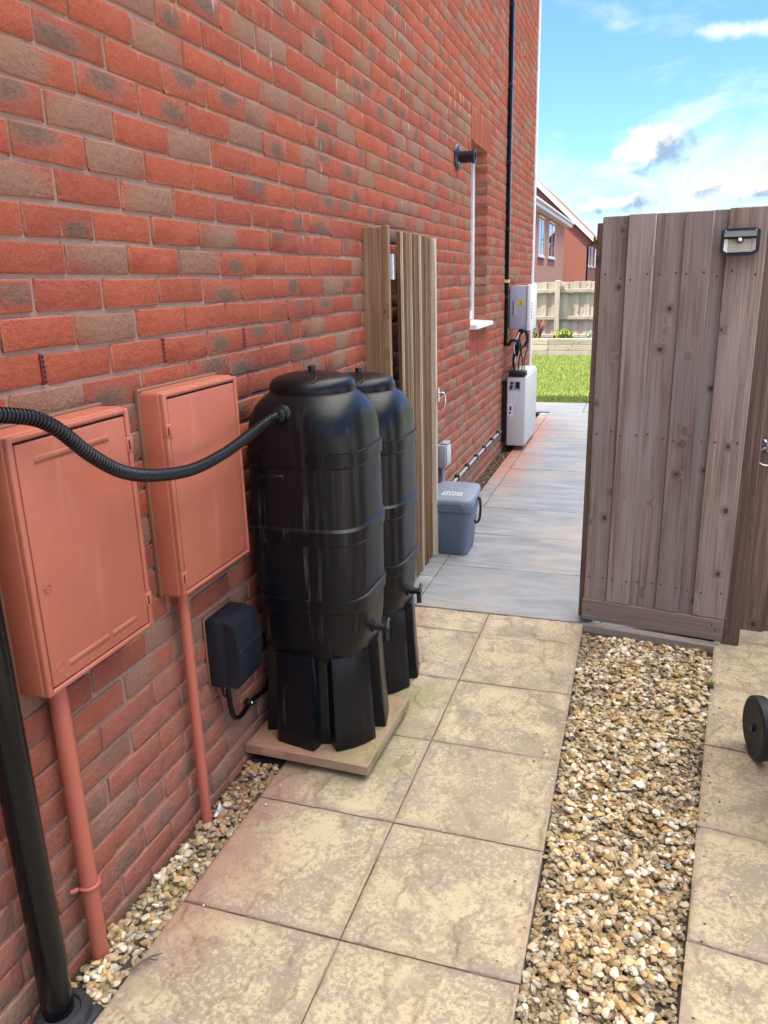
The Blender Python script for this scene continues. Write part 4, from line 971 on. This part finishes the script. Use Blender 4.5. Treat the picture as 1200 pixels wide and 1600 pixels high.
# ================================================================== BIN AND WHEEL
fb = tag(empty('food_caddy', (.212, 4.315, .001)), 'grey food waste caddy with hinged lid standing on the grey paving', 'bin')
rg = []
for z, hx, hy in ((0,.092,.112),(.004,.096,.116),(.27,.121,.142),(.275,.132,.152),(.312,.134,.154),(.316,.130,.150)): rg.append(sring(hx, hy, z, 48, 7))
MB().loft(rg).build('body', MAT_BIN, fb, smooth=40)
lr = []
for z, hx, hy in ((.317,.134,.154),(.330,.135,.155),(.340,.132,.152),(.346,.126,.146),(.349,.118,.136),(.350,.02,.02)): lr.append([(x, y, z+(.035*(y+.155)/.31 if z > .325 else 0)) for x, y, z in sring(hx, hy, z, 48, 6)])
lid = MB().loft(lr).build('lid', MAT_BINLID, fb, smooth=40)
for x in (-.07, .07): MB().box((x, -.155, .309), (.022,.010,.034), .003).build('clip', MAT_BIN, fb, smooth=40)
MB().tube(spline([(.134,.02,.315),(.150,.0,.325),(.158,-.02,.27),(.156,-.035,.215),(.142,-.05,.19),(.128,-.05,.205)], 6), .0075, 8).build('handle', MAT_BLACK, fb, smooth=60)
def text_mesh(body, size):
    cu = bpy.data.curves.new('txt', 'FONT'); cu.body = body; cu.size = size; cu.align_x = 'CENTER'; cu.align_y = 'CENTER'; cu.extrude = .0004
    to = bpy.data.objects.new('txt', cu); COL.objects.link(to); bpy.context.view_layer.update()
    me = bpy.data.meshes.new_from_object(to.evaluated_get(bpy.context.evaluated_depsgraph_get())); bpy.data.objects.remove(to); return me
tl = math.atan(.035/.31)
for txt, yy in (('FOOD', -.045), ('WASTE', -.078)):
    link('lettering', text_mesh(txt, .040), MAT_LETTER, lid, loc=(.0, yy, .350+.035*(yy+.155)/.31+.0012), rot=(-tl, 0, math.pi))
wb = tag(empty('wheeled_bin', (2.005, 2.51, 0)), 'wheeled bin at the right edge, only its black rubber wheel showing', 'bin')
wl = empty('wheel', (-.345, 0, .107), R(12)); wl.parent = wb; wl.scale = (.95,.95,.95)
def wheel_parts(wl, s):
    MB().lathe([(.076,-.020),(.098,-.024),(.110,-.018),(.112,-.006),(.112,.006),(.110,.018),(.098,.024),(.076,.020)], axis='x', n=40).build('tyre', MAT_RUBBER, wl, smooth=35)
    hub = MB(); hub.lathe([(.076,-.016),(.074,.016)], axis='x', n=32)
    hub.lathe([(.022,-.024),(.022,.024)], axis='x', n=16)
    for k in range(6): a = k*math.pi/3; hub.box((0, .048*math.cos(a), .048*math.sin(a)), (.026,.056,.012), .002, 1, Matrix.Rotation(a, 3, 'X'))
    hub2 = MB()
    hub2.lathe([(.012,-.03),(.012,.03)], axis='x', n=12)
    hub2.build('cap', MAT_BLACK, wl, smooth=40)
    o = MB(); 
    o.lathe([(.078,.014),(.02,.012)], axis='x', n=32)
    for k in range(6): a = k*math.pi/3+.3; o.box((-.006, .048*math.cos(a), .048*math.sin(a)), (.022,.056,.010), .002, 1, Matrix.Rotation(a, 3, 'X'))
    o.lathe([(.022,-.02),(.022,.02)], axis='x', n=16)
    o.build('hub', MAT_BLACK, wl, smooth=35)
wheel_parts(wl, 1); wl2 = empty('wheel', (.21, 0, .112)); wl2.parent = wb; wheel_parts(wl2, -1)
MB().tube([(-.34,0,.112),(.21,0,.112)], .011, 10).build('axle', MAT_ZINC, wb, smooth=60)
rg = []
for z, hx, hy in ((.06,.20,.22),(.30,.215,.24),(.98,.262,.285),(1.0,.275,.30)): rg.append([(x-.075, y-.30, z) for x, y, z in sring(hx, hy, z, 40, 6)])
MB().loft(rg).build('body', MAT_NAVY, wb, smooth=40)
rg = []
for z, hx, hy in ((1.002,.28,.31),(1.03,.285,.315),(1.06,.24,.27),(1.075,.1,.12)): rg.append([(x-.075, y-.30, z) for x, y, z in sring(hx, hy, z, 40, 6)])
MB().loft(rg).build('lid', MAT_NAVY, wb, smooth=40)

# ================================================================== FAR GARDEN
fc = tag(empty('garden_fence', (-.5, 17.2, 0)), 'pale timber garden fence with two rails behind the raised bed', 'fence')
for k in range(46):
    xx = -2.6+k*.112
    MB().box((0,0,0), (.118, .014, 1.46), .002).build('board', MAT_FENCE, fc, loc=(xx+.5, .0+(.010 if k % 2 else 0), .735+rng.uniform(-.008,.008)))
for px_ in (-2.35, -.515, 1.32): MB().box((0,0,0), (.10,.10,1.50), .004).build('post', MAT_FENCE, fc, loc=(px_+.5, -.07, .75))
for z in (.36, .735, 1.285):
    for x0, x1 in ((-2.6,-2.40),(-2.30,-.565),(-.465,1.27),(1.37,2.5)): MB().box((0,0,0), (x1-x0,.045,.07), .004).build('rail', MAT_FENCE, fc, loc=((x0+x1)/2+.5, -.035, z))
rb = tag(empty('raised_bed', (0, 16.62, 0)), 'low raised bed of pale horizontal sleepers at the end of the lawn', 'planter')
for k in range(3):
    for x0, x1 in ((-3.2,-.62),(-.615,2.4)): MB().box((0,0,0), (x1-x0-.004,.07,.122), .005).build('sleeper', MAT_SLEEPER, rb, loc=((x0+x1)/2, .0, .035+.124*k), smooth=40)
MB().b2((-3.2,.036,0), (2.4,.50,.325)).build('soil', MAT_EARTH, rb)
def leafy(name, loc, n, rx, rz, size, mat, label, spiky=False, spread=.5):
    V, F = [], []
    for i in range(n):
        if spiky:
            a = rng.uniform(0, 2*math.pi); L_ = rz*rng.uniform(.7, 1.1); tilt = rng.uniform(.05, spread); dx_, dy_ = math.cos(a), math.sin(a); w = size
            p = [(0,0,0), (dx_*tilt*L_*.45, dy_*tilt*L_*.45, L_*.55), (dx_*tilt*L_*1.1, dy_*tilt*L_*1.1, L_)]
            k = len(V); V += [(-dy_*w, dx_*w, 0), (dy_*w, -dx_*w, 0), (p[1][0]-dy_*w, p[1][1]+dx_*w, p[1][2]), (p[1][0]+dy_*w, p[1][1]-dx_*w, p[1][2]), p[2]]; F += [(k,k+1,k+3,k+2), (k+2,k+3,k+4)]
        else:
            q = rng.normal(size=3); q /= np.linalg.norm(q); q = q*rng.uniform(.45, 1)**.5*np.array([rx, rx, rz]); q[2] = abs(q[2])
            nrm = rng.normal(size=3); nrm /= np.linalg.norm(nrm); u = np.cross(nrm, (0,0,1.)); u /= np.linalg.norm(u)+1e-6; v = np.cross(nrm, u); s = size*rng.uniform(.6,1.3)
            k = len(V); V += [tuple(q-u*s*.5), tuple(q+v*s), tuple(q+u*s*.5), tuple(q-v*s)]; F += [(k,k+1,k+2,k+3)]
    t = tag(empty(name, loc), label, 'plant', )
    m_ = MB(); m_.add(V, F); m_.build('foliage', mat, t)
    MB().tube([(0,0,-.03),(0,0,rz*.5)], .012, 6).build('stem', MAT_TWIG, t); return t
leafy('red_plant', (-.835,16.85,.32), 22, .1, .46, .012, MAT_REDLEAF, 'spiky dark red plant in the raised bed', True, .55)
leafy('bush', (-.335,16.84,.32), 520, .21, .20, .034, MAT_BUSH, 'rounded yellow-green bush in the middle of the raised bed')
leafy('pale_plant', (.20,16.84,.32), 260, .12, .16, .022, MAT_PALE, 'small silvery green plant in the raised bed behind the gate edge')
leafy('green_plant', (-.98,16.85,.32), 260, .12, .19, .024, MAT_BUSH, 'small green plant in the raised bed beside the house corner')
leafy('weed', (edge_x(2.96)-.008, 2.96, -.012), 46, .018, .035, .0022, MAT_BUSH, 'tiny green weed between the gravel and the right slabs', True, 1.2)
# dry litter along the strip by the far wall
V, F = [], []
for i in range(420):
    x, y = rng.uniform(.01, .10), 3.7+rng.random()*5.0
    s = rng.uniform(.006, .020); a = rng.uniform(0, 6.28); z0 = -.018+rng.uniform(0, .022); k = len(V)
    tz = rng.normal(size=4)*.007
    for j, (p_, q_) in enumerate(((-1,0),(0,.45),(1,0),(0,-.45))): V.append((x+s*(p_*math.cos(a)-q_*math.sin(a)), y+s*(p_*math.sin(a)+q_*math.cos(a)), z0+tz[j]))
    F.append((k,k+1,k+2,k+3))
me = bpy.data.meshes.new('leaf_litter'); me.from_pydata(V, [], F); tag(link('leaf_litter', me, MAT_DRY), 'dry brown leaf litter between the far wall and the grey blocks', 'leaves', kind='stuff')
tw = tag(empty('twig', (.155, 1.205, .004)), 'small forked grey twig lying on the slab edge beside the gravel', 'twig')
MB().tube([(-.012,-.030,.003),(.0,-.005,.005),(.012,.016,.004),(.034,.034,.003)], [.003,.0032,.0025,.001], 7).build('stem', MAT_TWIG, tw, smooth=60)
MB().tube([(.008,.008,.005),(.020,.008,.006),(.034,.012,.003)], [.0022,.0018,.0008], 6).build('fork', MAT_TWIG, tw, smooth=60)

# ================================================================== FAR HOUSES
h1 = tag(empty('hazed_brick_house', (-8.2, 48, 0)), 'distant brick house, sunlit haze put in its pale colour, with white gutter and two tall windows, nearest the wall corner', 'house')
H1 = (8.2, -48, 0)
MB().b2((-12.2, 34, 0), (-4.2, 57.0, 5.0)).build('wall', MAT_FARHAZED, h1, H1)
rf = MB(); rf.loft([[(-3.75, y, 5.0), (-3.75, y, 5.14), (-8.2, y, 8.0), (-12.65, y, 5.14), (-12.65, y, 5.0), (-8.2, y, 7.84)] for y in (33.7, 57.4)]); rf = fixn(rf.build('roof', MAT_TILE, h1, H1))
for k in range(40):
    MB().box((0,0,0), (.5,.16,.09), .03).build('tile', MAT_DKTILE, rf, loc=(-3.92, 34+.6*k, 5.24), rot=(0,R(32),0))
MB().b2((-4.19, 33.7, 4.78), (-3.72, 57.3, 4.98)).build('soffit', MAT_WHITE, h1, H1)
MB().tube([(-3.66, 33.6, 5.02), (-3.66, 57.4, 5.02)], .075, 10).build('gutter', MAT_WHITE, h1, H1, smooth=60)
def far_window(parent, off, x, y0, y1, z0, z1):
    wn = empty('window', off); wn.parent = parent
    q = MB(); fw = .09
    q.b2((x-.02, y0, z0), (x+.035, y0+fw, z1)); q.b2((x-.02, y1-fw, z0), (x+.035, y1, z1)); q.b2((x-.02, y0+fw, z0), (x+.034, y1-fw, z0+fw)); q.b2((x-.02, y0+fw, z1-fw), (x+.034, y1-fw, z1)); q.b2((x-.02, (y0+y1)/2-.03, z0+fw), (x+.032, (y0+y1)/2+.03, z1-fw))
    q.build('frame', MAT_WHITE, wn); MB().b2((x+.002, y0+fw, z0+fw), (x+.012, y1-fw, z1-fw)).build('pane', MAT_GLASS, wn); MB().b2((x, y0-.1, z0-.08), (x+.10, y1+.1, z0-.004)).build('sill', MAT_WHITE, wn)
    MB().b2((x+.002, y0-.15, z1+.005), (x+.02, y1+.15, z1+.225)).build('lintel', MAT_FARRED, wn); MB().b2((x+.002, y0-.1, z0-.45), (x+.018, y1+.1, z0-.085)).build('apron', MAT_FARRED, wn)
for y0, y1 in ((37.6, 39.4), (43.0, 45.4), (47.6, 51.0)): far_window(h1, H1, -4.2, y0, y1, 2.68, 4.70)
h2 = tag(empty('red_brick_house', (-7, 66, 0)), 'distant red brick gabled house with white bargeboard and black downpipe', 'house')
H2 = (7, -66, 0)
MB().prism([(-10.9, 0), (-2.87, 0), (-2.87, 4.35), (-6.9, 8.3), (-10.9, 4.35)], 'y', 60, 82) 
q = MB(); q.loft([[(-10.9,y,0),(-2.87,y,0),(-2.87,y,4.35),(-6.885,y,8.2),(-10.9,y,4.35)] for y in (60, 84)]); fixn(q.build('wall', MAT_FARRED, h2, H2))
q = MB(); q.loft([[(-2.45,y,4.10),(-2.45,y,4.28),(-6.885,y,8.62),(-11.3,y,4.28),(-11.3,y,4.10),(-6.885,y,8.42)] for y in (59.75, 84.3)]); fixn(q.build('roof', MAT_TILE, h2, H2))
q = MB(); q.loft([[(-2.42,y,3.92),(-2.42,y,4.26),(-6.885,y,8.60),(-6.885,y,8.16)] for y in (59.66, 59.74)]); fixn(q.build('bargeboard', MAT_WHITE, h2, H2))
MB().tube([(-2.36, 59.6, 4.2), (-2.36, 84, 4.2)], .07, 8).build('gutter', MAT_BLACKPIPE, h2, H2)
MB().tube([(-2.42, 60.2, 4.15), (-2.42, 60.2, 3.9), (-2.80, 60.15, 3.6), (-2.80, 60.15, 0)], .06, 8).build('downpipe', MAT_BLACKPIPE, h2, H2)
for y0, y1 in ((61.4, 63.0), (65, 67), (69.5, 74)): far_window(h2, H2, -2.87, y0, y1, 2.3, 3.75)
